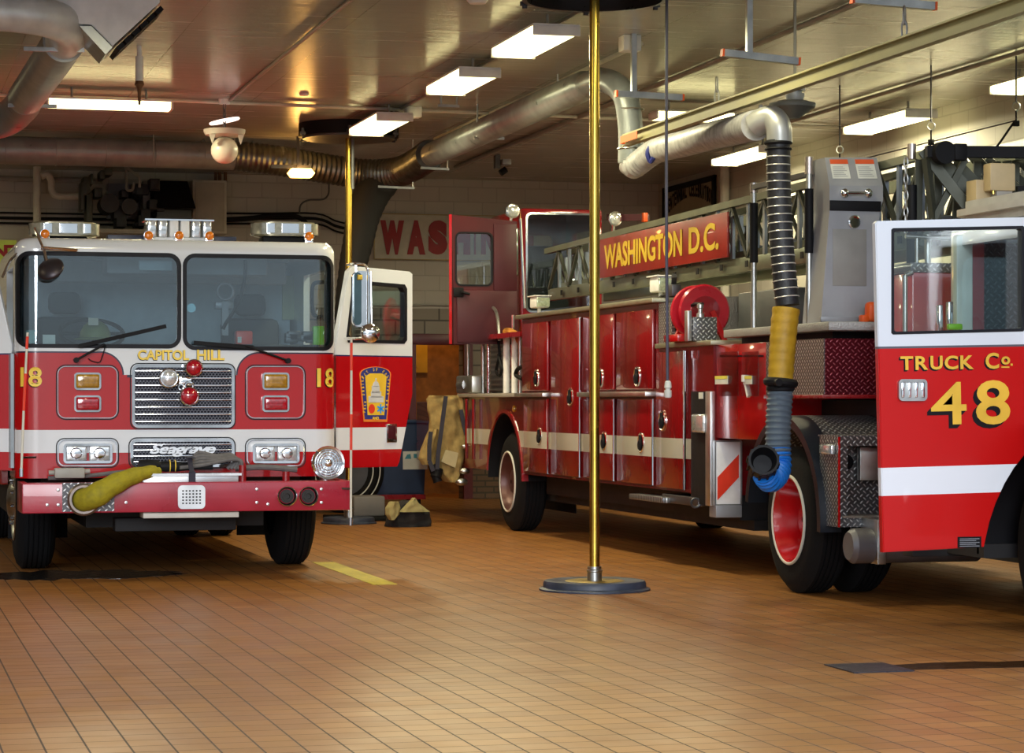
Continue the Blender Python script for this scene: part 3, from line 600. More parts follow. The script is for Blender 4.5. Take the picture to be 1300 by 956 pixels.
pipe('wall_cable', [FY(424, 222, 31.85), FY(418, 232, 31.85), FY(417, 246, 31.85), FY(410, 253, 31.85), FY(392, 254, 31.85), FY(382, 260, 31.85), FY(380, 272, 31.85)], .012, 'thin wavy cable below the amber lamp', M['graydk'], 'cable', sm=6)
pipe('wall_cable', [FY(475, 387, 31.97), FY(510, 388, 31.97), FY(545, 387, 31.97), FY(590, 388, 31.97)], .015, 'thin conduit below the red lettered wall sign', M['colR'], 'conduit')
a, b_ = FY(245, 296, 31.6), FY(288, 229, 31.6); t = thing('electrical_cabinet', ((a.x+b_.x)/2, 31.7, a.z), 'beige electrical cabinet on the back wall above the engine', 'cabinet')
obj('body', B().box(a.x, b_.x, 31.62, 31.99, a.z, b_.z, .01), M['offw'], t); obj('door', B().box(a.x+.03, b_.x-.03, 31.60, 31.62, a.z+.03, b_.z-.03, .005), mat('cabinet_beige', (.45, .42, .35), .55), t)
for q in (274, 279, 286): obj('conduit_stub', B().cyl((FY(q, 0, 31.8).x, 31.8, b_.z), (FY(q, 0, 31.8).x, 31.8, b_.z+.13), .022), M['rust'], t)
a, b_ = FY(194, 265, 31.2), FY(243, 229, 31.2); t = thing('heater_cabinet', ((a.x+b_.x)/2, 31.3, a.z), 'black hooded heater cabinet on the back wall behind the centre light bar', 'heater')
b = B(); b._add([(a.x, 31.35, b_.z), (b_.x-.03, 31.35, b_.z), (b_.x+.03, 31.0, a.z), (a.x+.03, 31.0, a.z), (a.x, 31.9, b_.z), (b_.x-.03, 31.9, b_.z), (b_.x+.03, 31.9, a.z), (a.x+.03, 31.9, a.z)], [(0, 1, 2, 3), (4, 5, 6, 7), (0, 1, 5, 4), (1, 2, 6, 5), (2, 3, 7, 6), (3, 0, 4, 7)]); b.fix(); obj('hood', b, M['black'], t)
obj('lower_casing', B().box(a.x+.05, b_.x, 31.2, 31.95, a.z-.22, a.z-.005, .01).box(a.x+.04, b_.x+.01, 31.15, 31.95, a.z-.12, a.z-.10), M['graydk'], t)
obj('side_panel', B().box(a.x-.10, a.x-.01, 31.4, 31.95, a.z-.25, b_.z, .005), M['pipe'], t)
p = FY(160, 262, 31.2); t = thing('compressor', (p.x, 31.4, p.z-.3), 'dark air compressor with pulley and hoses on a shelf at back left', 'compressor')
b = B(); b.cyl((p.x-.22, 31.0, p.z+.02), (p.x-.22, 31.5, p.z+.02), .12, 20).cyl((p.x+.02, 30.95, p.z-.02), (p.x+.02, 31.05, p.z-.02), .10, 24)
random.seed(3)
for k in range(16):
    x_, z_ = p.x-.35+random.random()*.75, p.z-.28+random.random()*.5; w_ = .04+random.random()*.10; b.box(x_, x_+w_, 31.0+random.random()*.3, 31.6, z_, z_+w_*1.2, .01)
obj('machine', b, mat('greasy_black', (.03, .03, .035), .6), t)
obj('backboard', B().box(FY(136, 0, 31.8).x, FY(189, 0, 31.8).x, 31.75, 31.99, FY(0, 275, 31.8).z, FY(0, 230, 31.8).z, .01), mat('blue_grey_board', (.25, .26, .31), .55), t)
obj('shelf', B().box(FY(104, 0, 31).x, FY(192, 0, 31).x, 30.9, 31.99, p.z-.36, p.z-.31), M['pipe'], t)
b = B(); b.tube([FY(158, 208, 31.3), FY(161, 222, 31.2), FY(161, 240, 31.1), FY(168, 241, 31.1), FY(170, 232, 31.1)], .018, 8, sm=5).tube([FY(158, 210, 31.3), FY(170, 220, 31.2), FY(177, 226, 31.1), FY(177, 238, 31.1)], .018, 8, sm=5); obj('white_hose', b, M['pipe'], t)
obj('switch', B().box(FY(171, 0, 31).x, FY(182, 0, 31).x, 31.5, 31.75, FY(0, 252, 31.4).z, FY(0, 236, 31.4).z, .01), M['black'], t)
b = B()
for (x0, y0, x1, y1) in ((104, 226, 113, 250), (113, 222, 117, 236), (101, 232, 106, 268), (108, 246, 116, 290), (118, 240, 128, 252), (125, 218, 132, 229), (131, 215, 141, 224)):
    a, c_ = FY(x0, y1, 31.3), FY(x1, y0, 31.3); b.box(a.x, c_.x, 31.1, 31.5, a.z, c_.z, .015)
tag(obj('valve_assembly', b, mat('valve_green_black', (.06, .065, .05), .5, .3)), 'dark green valve assembly at the end of the bent pipe', 'valve')
# signs
a, b_ = FY(475, 328, 31.93), FY(640, 274, 31.93); a.z = FY(475, 329, 31.93).z
t = thing('wall_sign', ((a.x+b_.x)/2, 31.95, a.z), 'cream wall sign with large red block letters behind the far pole', 'sign')
obj('board', B().box(a.x, b_.x+.9, 31.94, 31.99, a.z, b_.z), M['signw'], t)
obj('border', B().ring(a.x+.01, a.z+.01, b_.x+.89, b_.z-.01, .001, .012, 'y', 31.93, 31.94), mat('gold_border', (.35, .27, .12), .6), t)
for tx, x0, x1 in (('W', 481, 514), ('A', 515, 541), ('S', 542, 569), ('H', 571, 598), ('I', 600, 605), ('N', 609, 630), ('G', 634, 658), ('T', 661, 685)):
    q = FY(x0, 323, 31.93); r_ = FY(x1, 280, 31.93)
    obj('letter', text_on(B(smooth=0), tx, (q.x+.02, 31.932, q.z), (1, 0, 0), (0, 0, 1), (r_.x-q.x)-.03, r_.z-q.z, bold=.085, ext=.004), M['signred'], t)
a, b_ = FY(-20, 350, 30.9), FY(21, 305, 30.9)
t = thing('lime_sign', ((a.x+b_.x)/2, 30.92, a.z), 'lime green sign with red letters at the left edge behind the engine', 'sign')
obj('board', B().box(a.x, b_.x, 30.9, 30.94, a.z, b_.z), M['signy'], t); obj('post', B().cyl((a.x+.05, 30.96, 0), (a.x+.05, 30.96, b_.z), .025, 8).cyl((b_.x-.1, 30.96, 0), (b_.x-.1, 30.96, b_.z), .025, 8), M['colR'], t)
q = FY(-8, 327, 30.9); obj('lettering', text_on(B(smooth=0), 'NT', (q.x, 30.895, q.z), (1, 0, 0), (0, 0, 1), .32, .16, bold=.05, ext=.004), M['signred'], t)
# painted banner on the right wall: dark rim and arched black words
Yc = 26.5
pz = lambda px, py: FX(px, py, XR-.03)
c1, c2 = pz(843, 238), pz(909, 209)
t = thing('celebration_sign', (XR-.02, (c1.y+c2.y)/2, 3.4), 'dark-framed board with arched black lettering on the right wall', 'sign')
obj('board', B().box(XR-.03, XR-.001, c2.y, c1.y, FX(843, 282, XR).z, FX(843, 242, XR).z), mat('aged_board', (.36, .31, .20), .6), t)
zt_ = FX(843, 242, XR).z; zb_ = FX(843, 282, XR).z
b = B(); b.box(XR-.06, XR-.02, c2.y, c1.y, zt_-.05, zt_+.02).box(XR-.06, XR-.02, c1.y-.09, c1.y, zb_, zt_).box(XR-.06, XR-.02, c2.y, c2.y+.09, zb_, zt_); obj('frame', b, M['black'], t)
wd = 'CENTENNIAL CELEBRATION'; b = B(smooth=0); n = len(wd); Ly = c1.y-c2.y-.2
for i, ch in enumerate(wd):
    if ch == ' ': continue
    u = (i+.5)/n; y_ = c1.y-.1-u*Ly; z_ = zt_-.36+.18*math.sin(PI*u)
    text_on(b, ch, (XR-.034, y_+Ly/n*.4, z_), (0, -1, 0), (0, 0, 1), Ly/n*.80, .19, bold=.03, ext=.002)
obj('lettering', b, M['black'], t)
pipe('wall_pipe', [(XR-.08, pz(908, 250).y-.5, HC), (XR-.08, pz(908, 250).y-.5, 0)], .06, 'pale vertical pipe on the right wall beside the framed board', M['offw'])
# hooks and wires on the right
for (px, py, Y, l_) in ((1182, 160, 20.0, 'ring hook hanging from the ceiling above the pulley'), (1290, 135, 19.0, 'ring hook hanging near the right edge'), (1066, 190, 21.5, 'small ring hook above the grey control pedestal')):
    p = FY(px, py, Y); t = thing('ring_hook', p, l_, 'hook')
    obj('rod', B().cyl(p+Vector((0, 0, .035)), (p.x, p.y, HC), .008, 8), M['dsteel'], t); obj('ring', B().torus(p, (0, 1, 0), .035, .007, 24, 6), M['steel'], t)
    obj('snap', B().cyl(p-Vector((0, 0, .035)), p-Vector((0, 0, .13)), .008, 8).box(p.x-.025, p.x+.025, p.y-.02, p.y+.02, p.z-.17, p.z-.12, .005), M['black'], t)
tag(obj('guy_wire', B().tube([FY(1070, 208, 21.3), FY(1182, 180, 20.0), FY(1286, 154, 19.0)], .006, 6), M['dsteel']), 'thin taut wire running to the right edge between the ring hooks', 'wire')
tag(obj('hanging_cable', B().tube([FY(1183, 181, 20.0), FY(1195, 195, 19.8), FY(1215, 206, 19.5), FY(1240, 205, 19.3), FY(1262, 190, 19.2), FY(1286, 157, 19.0)], .010, 8, sm=5), M['black']), 'sagging black cable between two ring hooks at right', 'cable')
tag(obj('hanging_cable', B().tube([FY(1181, 182, 20.0), FY(1181, 200, 20.0), FY(1183, 212, 19.9)], .010, 8), M['black']), 'short black cable from hook down to the pulley', 'cable')
# floor items
a = FZ(430, 716, 0); tag(obj('floor_marking', B().box(3.50, 3.68, 17.25, 19.75, .0005, .003), M['tape']), 'faded yellow painted stripe on the tiled floor by the engine', 'floor marking')
a, b_ = FZ(1057, 849, 0), FZ(1128, 844, 0)
tag(obj('floor_drain', B().box(a.x+.02, b_.x, a.y-.22, a.y+.16, .0005, .006), mat('drain_grate', (.03, .032, .045), .4, .5, bmp=.5, bscale=120)), 'small dark floor drain plate in the foreground at right', 'drain')
def stain(name, outl, label, m):
    b = B(); n = len(outl); b._add([(x, y, .0022) for x, y in outl]+[(x, y, .0004) for x, y in outl], [tuple(range(n))]+[(i, (i+1) % n, n+(i+1) % n, n+i) for i in range(n)]); b.fix(); return tag(obj(name, b, m, smooth=0), label, 'stain')
random.seed(5); o1 = []; x0 = b_.x-.05
for k in range(24): u = k/23; o1.append((x0+u*2.4, a.y+.02+.05*math.sin(u*9)+.05*random.random()+u*.05))
for k in range(24): u = 1-k/23; o1.append((x0+u*2.4, a.y-.14-.03*random.random()-.06*math.sin(u*PI)))
stain('wet_trail', o1, 'dark wet trail running right from the floor drain', mat('wet_brown', (.07, .03, .012), .12, 0, 0, .3, 12))
random.seed(9); c0 = FZ(85, 733, 0); o2 = []
for k in range(60): an = 2*PI*k/60; o2.append((c0.x+.05+(.78+.14*random.random())*math.cos(an), c0.y+.25+(.36+.26*random.random())*math.sin(an)))
stain('water_puddle', o2, 'dark glistening puddle on the floor under the engine bumper', mat('wet_dark', (.03, .025, .022), .10, 0, 0, .5, 14, 1.0, 14))
# ================================================================ ENGINE
YE = 18.5; EX = 2.27
eng = thing('fire_engine', (EX, YE, 0), 'white-topped red fire engine lettered CAPITOL HILL with yellow hose on its bumper', 'fire truck')
def cab_paint():
    m, nt, p = nodemat('cab_two_tone'); v, x, y, z = coords(nt); setp(p, None, .2, 0, .9)
    ax = x.abs(); zt = 1.683; zc = 1.52; rr = .165; xc = .60
    dx = ax-xc; dz = z-zc; q = ((dx*dx)+(dz*dz)).sqrt().lt(rr)
    red = (z.lt(zc).AND(ax.gt(.40))).OR(z.lt(1.50)).OR(z.lt(zt).AND(ax.gt(xc))).OR(q.AND(z.gt(zc-.01)))
    red2 = (z.lt(zc)).OR(z.lt(zt+.012).AND(ax.gt(xc))).OR(((dx*dx)+(dz*dz)).sqrt().lt(rr+.012).AND(z.gt(zc-.01)))
    st = z.gt(.935).AND(z.lt(1.107))
    c = mixc(nt, red2, (.72, .74, .77), (.03, .02, .05)); c = mixc(nt, red, c, RED); c = mixc(nt, st, c, (.72, .73, .76)); nt.links.new(c, p.inputs['Base Color']); return m
CAB = cab_paint()
x0, x1 = FY(19, 0, 18.6).x-EX, FY(426, 0, 18.6).x-EX; hw = (x1-x0)/2; EXc = EX+(x0+x1)/2
def plan(o=0, y1=2.3, r=.17):
    n = 8; pts = []
    for s_ in (1, -1):
        cx = EXc+s_*(hw-r); cy = YE+r; R = r-o
        rng = range(n+1) if s_ == 1 else range(n+1)
        for k in rng:
            a = math.radians(0-90*k/n) if s_ == 1 else math.radians(-90-90*k/n); pts.append((cx+R*math.cos(a), cy+R*math.sin(a)))
    pts.append((EXc-hw+o, YE+y1-o)); pts.append((EXc+hw-o, YE+y1-o)); return pts
ztop = FY(229, 304, YE).z; zbot = FY(229, 606, YE).z
A = B().prism(plan(), 'z', zbot, ztop)
A.bm.normal_update(); es = [e for e in A.bm.edges if all(abs(v.co.z-ztop) < 1e-4 for v in e.verts)]
bmesh.ops.bevel(A.bm, geom=es, offset=.085, segments=5, affect='EDGES', profile=.5)
cav = B().prism(plan(.05, 2.3), 'z', .95, ztop-.09)
def wrect(px0, py0, px1, py1): return RY(px0, py0, px1, py1, YE)
def sl(px, py): q = FY(px, py, YE); return q.x, q.z
W1 = wrect(23, 324, 226, 438); W2 = wrect(236, 327, 424, 441); W1 = (W1[0]-.06, *W1[1:]); W1 = (W1[0]+.07, *W1[1:]); W2 = (W2[0], W2[1], W2[2]-.01, W2[3])
cut = lambda W, g=0: B().prism(rrect(W[0]-g, W[1]-g, W[2]+g, W[3]+g, .07+g, 6), 'y', YE-.4, YE+.155)
doorcut = B().box(EXc-hw-.3, EXc-hw+.2, YE+.33, YE+1.25, .95, ztop-.2); doorcut2 = B().box(EXc+hw-.2, EXc+hw+.3, YE+.33, YE+1.25, .95, ztop-.2)
cabm = boolean(A, [cav, cut(W1), cut(W2), doorcut, doorcut2, B().lathe([(0, .62), (3.5, .62)], (EXc-1.75, YE+1.35, .52), (1, 0, 0), 32)])
cab = obj('cab', cabm, CAB, eng)
for W in (W1, W2):
    sh = B().prism(plan(.018), 'z', .9, ztop-.1, ); inn = B().prism(plan(.026, 3.0), 'z', .5, ztop)
    g = boolean(sh, [inn]); g = boolean(g, [cut(W, .012)], 'INTERSECT'); obj('windshield', g, M['shield'], eng)
    sh = B().prism(plan(-.006), 'z', .9, ztop-.1); inn = B().prism(plan(.030, 3.0), 'z', .5, ztop)
    g = boolean(sh, [inn]); g = boolean(g, [cut(W, .024)], 'INTERSECT'); g = boolean(g, [cut(W, -.006)]); obj('window_gasket', g, M['gasket'], eng)
yf = YE-.003
def T(name, txt, px0, py0, px1, py1, Y, m, parent=None, bold=.03, sh=.004, back=M['black'], **k):
    q = FY(px0, py1, Y); w = FY(px1, 0, Y).x-q.x; h = FY(px0, py0, Y).z-q.z
    if back: obj(name+'_shadow', text_on(B(smooth=0), txt, (q.x-sh, Y-.003, q.z-sh*1.5), (1, 0, 0), (0, 0, 1), w, h, bold=bold, ext=.001, **k), back, parent)
    return obj(name, text_on(B(smooth=0), txt, (q.x, Y-.006, q.z), (1, 0, 0), (0, 0, 1), w, h, bold=bold, ext=.001, **k), m, parent)
T('lettering', 'CAPITOL', 175, 444, 240, 457, yf, M['gold'], eng, .03, .003); T('lettering', 'HILL', 250, 444, 285, 457, yf, M['gold'], eng, .03, .003)
def wrap_text(nm, tx, xs, z0, w, h, off, m):
    b = B(smooth=0); text_on(b, tx, (xs, 0, z0), (1, 0, 0), (0, 0, 1), w, h, bold=.022, ext=.0008); R_ = .17
    for v in b.bm.verts:
        for s_ in (1, -1):
            e = (v.co.x-EXc)*s_-(hw-R_)
            if e > 0:
                a = e/R_; d_ = off-v.co.y; v.co = Vector((EXc+s_*(hw-R_+(R_+d_)*math.sin(a)), YE+R_-(R_+d_)*math.cos(a), v.co.z)); break
        else: v.co.y += YE-off
    return obj(nm, b, m, eng)
zn = FY(40, 491, YE).z; hn = FY(40, 466, YE).z-zn
for xs in (FY(28, 0, YE).x-.02, FY(404, 0, YE).x-.01):
    wrap_text('unit_number_shadow', '18', xs-.006, zn-.006, .165, hn, .003, M['black']); wrap_text('unit_number', '18', xs, zn, .165, hn, .006, M['gold'])
# grilles
def frame(name, px0, py0, px1, py1, Y, r, th, m, dep=.02, parent=eng, y2=None):
    W = RY(px0, py0, px1, py1, Y); return obj(name, B().ring(W[0]+th, W[1]+th, W[2]-th, W[3]-th, max(.002, r-th), th, 'y', Y-dep, Y if y2 is None else y2), m, parent)
def honey():
    m, nt, p = nodemat('honeycomb_mesh'); v, x, y, z = coords(nt); setp(p, None, .35, .8)
    row = (z*60).floor(); u = (x*40+row*.5).fract()-.5; w = (z*60).fract()-.5; d = ((u*u)+(w*w)*.8).sqrt()
    c = mixc(nt, d.gt(.40), (.004, .004, .008), (.10, .10, .115)); nt.links.new(c, p.inputs['Base Color']); bump(nt, p, d, .4, .005); return m
HON = honey()
def grille(px0, py0, px1, py1, nb):
    W = RY(px0, py0, px1, py1, YE); g = frame('grille', px0, py0, px1, py1, YE, .05, .022, M['chrome'], .035)
    obj('mesh', B().prism(rrect(W[0]+.02, W[1]+.02, W[2]-.02, W[3]-.02, .03), 'y', YE-.008, YE-.001), HON, g)
    for k in range(nb):
        z = W[1]+.02+(W[3]-W[1]-.04)*(k+.5)/nb; obj('bar', B().prism([(z-.004, YE-.030), (z+.004, YE-.034), (z+.007, YE-.010), (z-.007, YE-.008)], 'x', 0, 1).fix() if 0 else B().box(W[0]+.024, W[2]-.024, YE-.032, YE-.010, z-.0045, z+.0045, .002), M['chrome'], g)
    frame('grille_outline', px0-2, py0-2, px1+2, py1+2, YE, .06, .008, M['gasket'], .006)
    return g
grille(167, 463, 297, 543, 8); lg = grille(165, 557, 297, 593, 4)
q = FY(190, 580, YE-.05); obj('script_badge', text_on(B(smooth=0), 'Seagrave', (q.x, YE-.045, q.z), (1, 0, 0), (0, 0, 1), FY(273, 0, YE).x-q.x, .098, bold=.028, shear=.35, ext=.006, space=.86), mat('badge_silver', (.78, .81, .88), .3, .2), eng)
# lamp panels, headlights
for a, b_ in ((71, 151), (311, 388)):
    frame('lamp_panel', a, 463, b_, 533, YE, .07, .007, M['gasket'], .007); frame('lamp_panel_trim', a+1.8, 464.8, b_-1.8, 531.2, YE, .06, .006, M['chrome'], .012)
    m_ = (a+b_)/2
    for (u0, v0, u1, v1, mm) in ((m_-17, 473, m_+17, 495, 'amber'), (m_-17, 502, m_+17, 523, 'redlens')):
        f = frame('marker_lamp', u0, v0, u1, v1, YE, .025, .014, M['chrome'], .03); W = RY(u0+2, v0+2, u1-2, v1-2, YE)
        obj('lens', B().box(W[0], W[2], YE-.042, YE-.001, W[1], W[3], .018, 3), M[mm], f)
    frame('headlight_outline', a, 556, b_, 594, YE, .06, .007, M['gasket'], .007); f = frame('headlight', a+2, 558, b_-2, 592, YE, .055, .008, M['chrome'], .012)
    f2 = frame('headlight_bezel', a+9, 563, b_-9, 588, YE, .025, .018, M['chrome'], .045)
    for (u0, u1) in ((a+12, m_-1.5), (m_+1.5, b_-12)):
        W = RY(u0, 566, u1, 585, YE); g = obj('headlight_lens', B().box(W[0], W[2], YE-.045, YE-.005, W[1], W[3], .012, 3), M['clear'], eng)
        cx, cz = (W[0]+W[2])/2, (W[1]+W[3])/2; obj('reflector', B().lathe([(0, .045), (.012, .035), (.016, .01)], (cx, YE-.044, cz), (0, -1, 0), 20), M['chrome'], g)
# three round lights on the grille
def roundlight(px, py, r, lens, nm):
    p = FY(px, py, YE-.12); t = obj(nm, B().lathe([(0, r*.5), (.03, r*.95), (.09, r*1.08), (.10, r*1.1), (.105, r*.98), (.095, r*.9)], (p.x, YE-.05, p.z), (0, -1, 0), 32).cyl((p.x, YE-.05, p.z), (p.x, YE, p.z), .02), M['chrome'], eng)
    obj('lens', B().lathe([(0, r*.93), (.02, r*.8), (.032, r*.45), (.036, .005)], (p.x, YE-.145, p.z), (0, -1, 0), 28), M[lens], t); return t
roundlight(214, 480, .067, 'clear', 'spot_light'); roundlight(246, 467, .060, 'redlens', 'warning_light'); roundlight(240, 503, .066, 'redlens', 'warning_light')
a, c_ = FY(226, 478, YE-.06), FY(243, 490, YE-.06); b = B(); b.box(a.x, c_.x, YE-.08, YE-.035, c_.z, a.z, .01).torus((c_.x-.02, YE-.08, c_.z), (0, 1, 0), .03, .009, 20, 6).torus((c_.x-.08, YE-.08, c_.z-.01), (0, 1, 0), .02, .008, 20, 6); obj('light_bracket', b, M['chrome'], eng)
# bumper
YBm = 18.02
Wb = RY(28, 612, 447, 650, YBm)
bp = obj('bumper', B().box(Wb[0], Wb[2], YBm, YBm+.16, Wb[1], Wb[3], .01).box(Wb[0], Wb[0]+.05, YBm+.1, YE+.1, Wb[1], Wb[3], .005).box(Wb[2]-.05, Wb[2], YBm+.1, YE+.1, Wb[1], Wb[3], .005), mat('bumper_red', (.36, .014, .035), .3, 0, .4, .12, 4), eng)
obj('bumper_deck', B().box(Wb[0]+.05, Wb[2]-.05, YBm+.16, YE-.01, Wb[3]-.03, Wb[3]-.01, .003), M['cred'], eng)
W = RY(79, 612, 145, 650, YBm); obj('tread_panel', B().box(W[0], W[2], YBm-.006, YBm-.001, W[1]+.005, W[3]-.005), diamond('bumper_tread', 'xz', .05, (.75, .76, .78), (.12, .12, .13), .3, .4), eng)
W = RY(224, 616, 262, 646, YBm); vt = obj('speaker_grille', B().ring(W[0]+.04, W[1]+.03, W[2]-.04, W[3]-.03, .002, .03, 'y', YBm-.012, YBm-.001), M['alum'], eng)
b = B(); nx = 6
for k in range(nx+1): x_ = W[0]+.035+(W[2]-W[0]-.07)*k/nx; b.box(x_-.006, x_+.006, YBm-.010, YBm-.002, W[1]+.02, W[3]-.02)
for k in range(6): z_ = W[1]+.03+(W[3]-W[1]-.06)*k/5; b.box(W[0]+.03, W[2]-.03, YBm-.011, YBm-.003, z_-.006, z_+.006)
obj('lattice', b, M['alum'], vt); obj('backing', B().box(W[0]+.02, W[2]-.02, YBm-.004, YBm-.001, W[1]+.02, W[3]-.02), M['black'], vt)
for px in (364, 391):
    p = FY(px, 630, YBm); h = obj('air_horn', B().lathe([(-.02, .050), (.0, .070), (.03, .074), (.035, .068), (.02, .062), (-.01, .050), (-.02, .048)], (p.x, YBm, p.z), (0, -1, 0), 28, caps=False), M['chrome'], eng)
    obj('throat', B().lathe([(0, .052), (.012, .050), (.012, .034), (.026, .034), (.026, .022), (.002, .020)], (p.x, YBm-.002, p.z), (0, -1, 0), 24), mat('horn_dark', (.02, .017, .015), .4, .4), h)
for px, py in ((74, 622), (74, 641), (131, 618), (160, 638), (326, 621), (326, 638), (408, 621), (408, 638), (340, 640), (60, 641)):
    p = FY(px, py, YBm); obj('bolt', B().lathe([(0, .013), (.008, .011), (.01, .004)], (p.x, YBm, p.z), (0, -1, 0), 10), M['alum'], bp)
for px in (308, 363): p = FY(px, 605, YBm+.1); obj('guard_post', B().cyl((p.x, YBm+.1, Wb[3]-.01), (p.x, YBm+.1, Wb[3]+.07+(0.05 if px == 308 else 0)), .028), M['cred'], bp)
# siren
p = FY(419, 588, YBm+.02); t = obj('siren', B().lathe([(-.18, .05), (-.10, .10), (0, .118), (.02, .128), (.035, .124), (.03, .108), (.02, .104)], (p.x, YBm+.12, p.z), (0, -1, 0), 40, caps=True), M['chrome'], eng)
b = B()
for r_ in (.095, .075, .055): b.torus((p.x, YBm+.088, p.z), (0, 1, 0), r_, .005, 36, 6)
for k in range(14): a_ = 2*PI*k/14; b.bar((p.x+.03*math.cos(a_), YBm+.085, p.z+.03*math.sin(a_)), (p.x+.10*math.cos(a_), YBm+.085, p.z+.10*math.sin(a_)), .005)
b.lathe([(0, .032), (.02, .028), (.03, .012)], (p.x, YBm+.095, p.z), (0, -1, 0), 20); obj('siren_grille', b, M['chrome'], t)
obj('siren_stem', B().cyl((p.x, YBm+.2, Wb[3]-.02), (p.x, YBm+.2, p.z-.08), .04), M['chrome'], t)
# hose inlet and yellow hose
p = FY(106, 634, YBm-.03); obj('inlet_ring', B().lathe([(-.02, .115), (.05, .115), (.06, .105), (.06, .088), (.0, .085)], (p.x, YBm-.01, p.z), (0, -1, 0), 32, caps=False).torus((p.x, YBm-.05, p.z), (0, 1, 0), .112, .008, 32, 6), mat('worn_coupling', (.30, .25, .22), .4, .9), eng)
yh = tag(obj('yellow_hose', B().tube([FY(106, 634, YBm+.02), FY(110, 634, YBm-.05), FY(122, 629, YBm-.10), FY(143, 616, YBm-.08), FY(165, 606, YBm-.02), FY(186, 600, YBm+.06), FY(202, 598, YBm+.12)], lambda q, i: (.088-.048*max(0, (q-.25)/.75)+.003*math.sin(i*.8)) if q < .97 else .03, 22, sm=6, step=.02), M['yhose']), 'bunched yellow fabric hose coming out of the engine bumper', 'hose')
# silver tray, nozzle and grey hoses
W = RY(181, 602, 303, 613, YBm+.05); t = obj('hose_tray', B().box(W[0], W[2], YBm+.05, YE-.05, W[1]-.01, W[3], .006).box(W[0]-.01, W[2]+.02, YBm+.03, YBm+.05, W[3]-.012, W[3]+.006), M['alum'], eng)
tp = W[3]
W = RY(181, 650, 302, 657, YBm+.1); obj('license_shelf', B().box(W[0], W[2], YBm+.05, YBm+.3, W[1], W[3], .003), M['offw'], eng)
W = RY(146, 657, 300, 674, YBm+.4); obj('front_crossmember', B().box(W[0], W[2], YBm+.4, YBm+.6, W[1], W[3], .01), M['grime'], eng)
hs = thing('bumper_hose_line', FY(240, 601, YBm+.2), 'grey hose loops and black nozzle lying on the silver bumper tray', 'hose')
zt = tp+.012
b = B(); n0 = FY(176, 590, YBm+.15)
b.lathe([(0, .045), (.06, .052), (.14, .048), (.16, .036), (.20, .042), (.24, .038), (.27, .04), (.33, .032), (.40, .024), (.55, .02)], (n0.x, YBm+.16, tp+.06), (1, 0, -.02), 20); obj('nozzle', b, M['black'], hs)
obj('nozzle_band', B().torus((n0.x+.23, YBm+.16, tp+.06), (1, 0, 0), .043, .004, 20, 6).torus((n0.x+.27, YBm+.16, tp+.06), (1, 0, 0), .042, .004, 20, 6), M['gold'], hs)
b = B()
for k in range(5):
    o = k*.022; yy = YBm+.12+k*.03
    b.tube([(n0.x+.30+o, yy, zt+.035), (n0.x+.45, yy+.02, zt+.05+o), (n0.x+.58, yy, zt+.075+o*.5), (n0.x+.70, yy+.02, zt+.095+o*.35), (n0.x+.755-o*.3, yy, zt+.08), (n0.x+.76-o, yy, zt+.02)], .015, 8, sm=5)
b.tube([(n0.x+.2, YBm+.3, zt+.02), (n0.x-.1, YBm+.32, zt+.0), (n0.x-.45, YBm+.3, zt-.035), (n0.x-.65, YBm+.28, zt-.04)], .016, 8, sm=5)
b.tube([(n0.x+.74, YBm+.3, zt+.02), (n0.x+.95, YBm+.26, zt+.03), (n0.x+1.2, YBm+.24, zt+.01)], .022, 8, sm=5)
obj('hose', b, M['grayhose'], hs)
obj('strap', B().box(n0.x+.355, n0.x+.405, YBm+.025, YBm+.03, tp-.075, tp+.02).box(n0.x+.355, n0.x+.405, YBm+.025, YBm+.35, tp+.12, tp+.125).bar((n0.x+.38, YBm+.027, tp+.015), (n0.x+.36, YBm+.05, tp+.122), .05, .004), M['strap'], hs)
p = FY(80, 601, YBm+.2); obj('coupling', B().box(p.x-.06, p.x+.16, YBm+.2, YBm+.3, zt-.04, zt+.035, .01).cyl((p.x-.1, YBm+.25, zt), (p.x+.2, YBm+.25, zt+.01), .018), M['pipe'], hs)
# guide rods
for (pxs, l_) in ((((27, 600), (28.5, 560), (31, 500), (35, 422)), 0), (((445.5, 662), (445.5, 600), (446, 500), (446, 430)), 1)):
    P_ = [FY(*q, YBm+.02+(-.06 if l_ else .0)) for q in pxs]
    t = obj('guide_rod', B().tube(P_, .009, 8), M['offw'], eng)
    L_ = resample(P_, .03); n = len(L_)
    for (f0, f1) in ((.40, .60), (.83, .98)) if l_ else ((.45, .72), (.90, .99)): obj('red_band', B().tube([P_[0].lerp(P_[-1], .0)] and L_[int(f0*(n-1)):int(f1*(n-1))+1], .0105, 8), mat('bright_red', (.75, .05, .02), .4), t)
    obj('rod_foot', B().cyl(P_[0]-Vector((0, 0, .03)), P_[0]+Vector((0, 0, .03)), .016, 10).bar(P_[1]+Vector((0, 0, -.12)), P_[1]+Vector((-.1*(1 if l_ else -1), .08, -.12)), .015), M['chrome'], t)
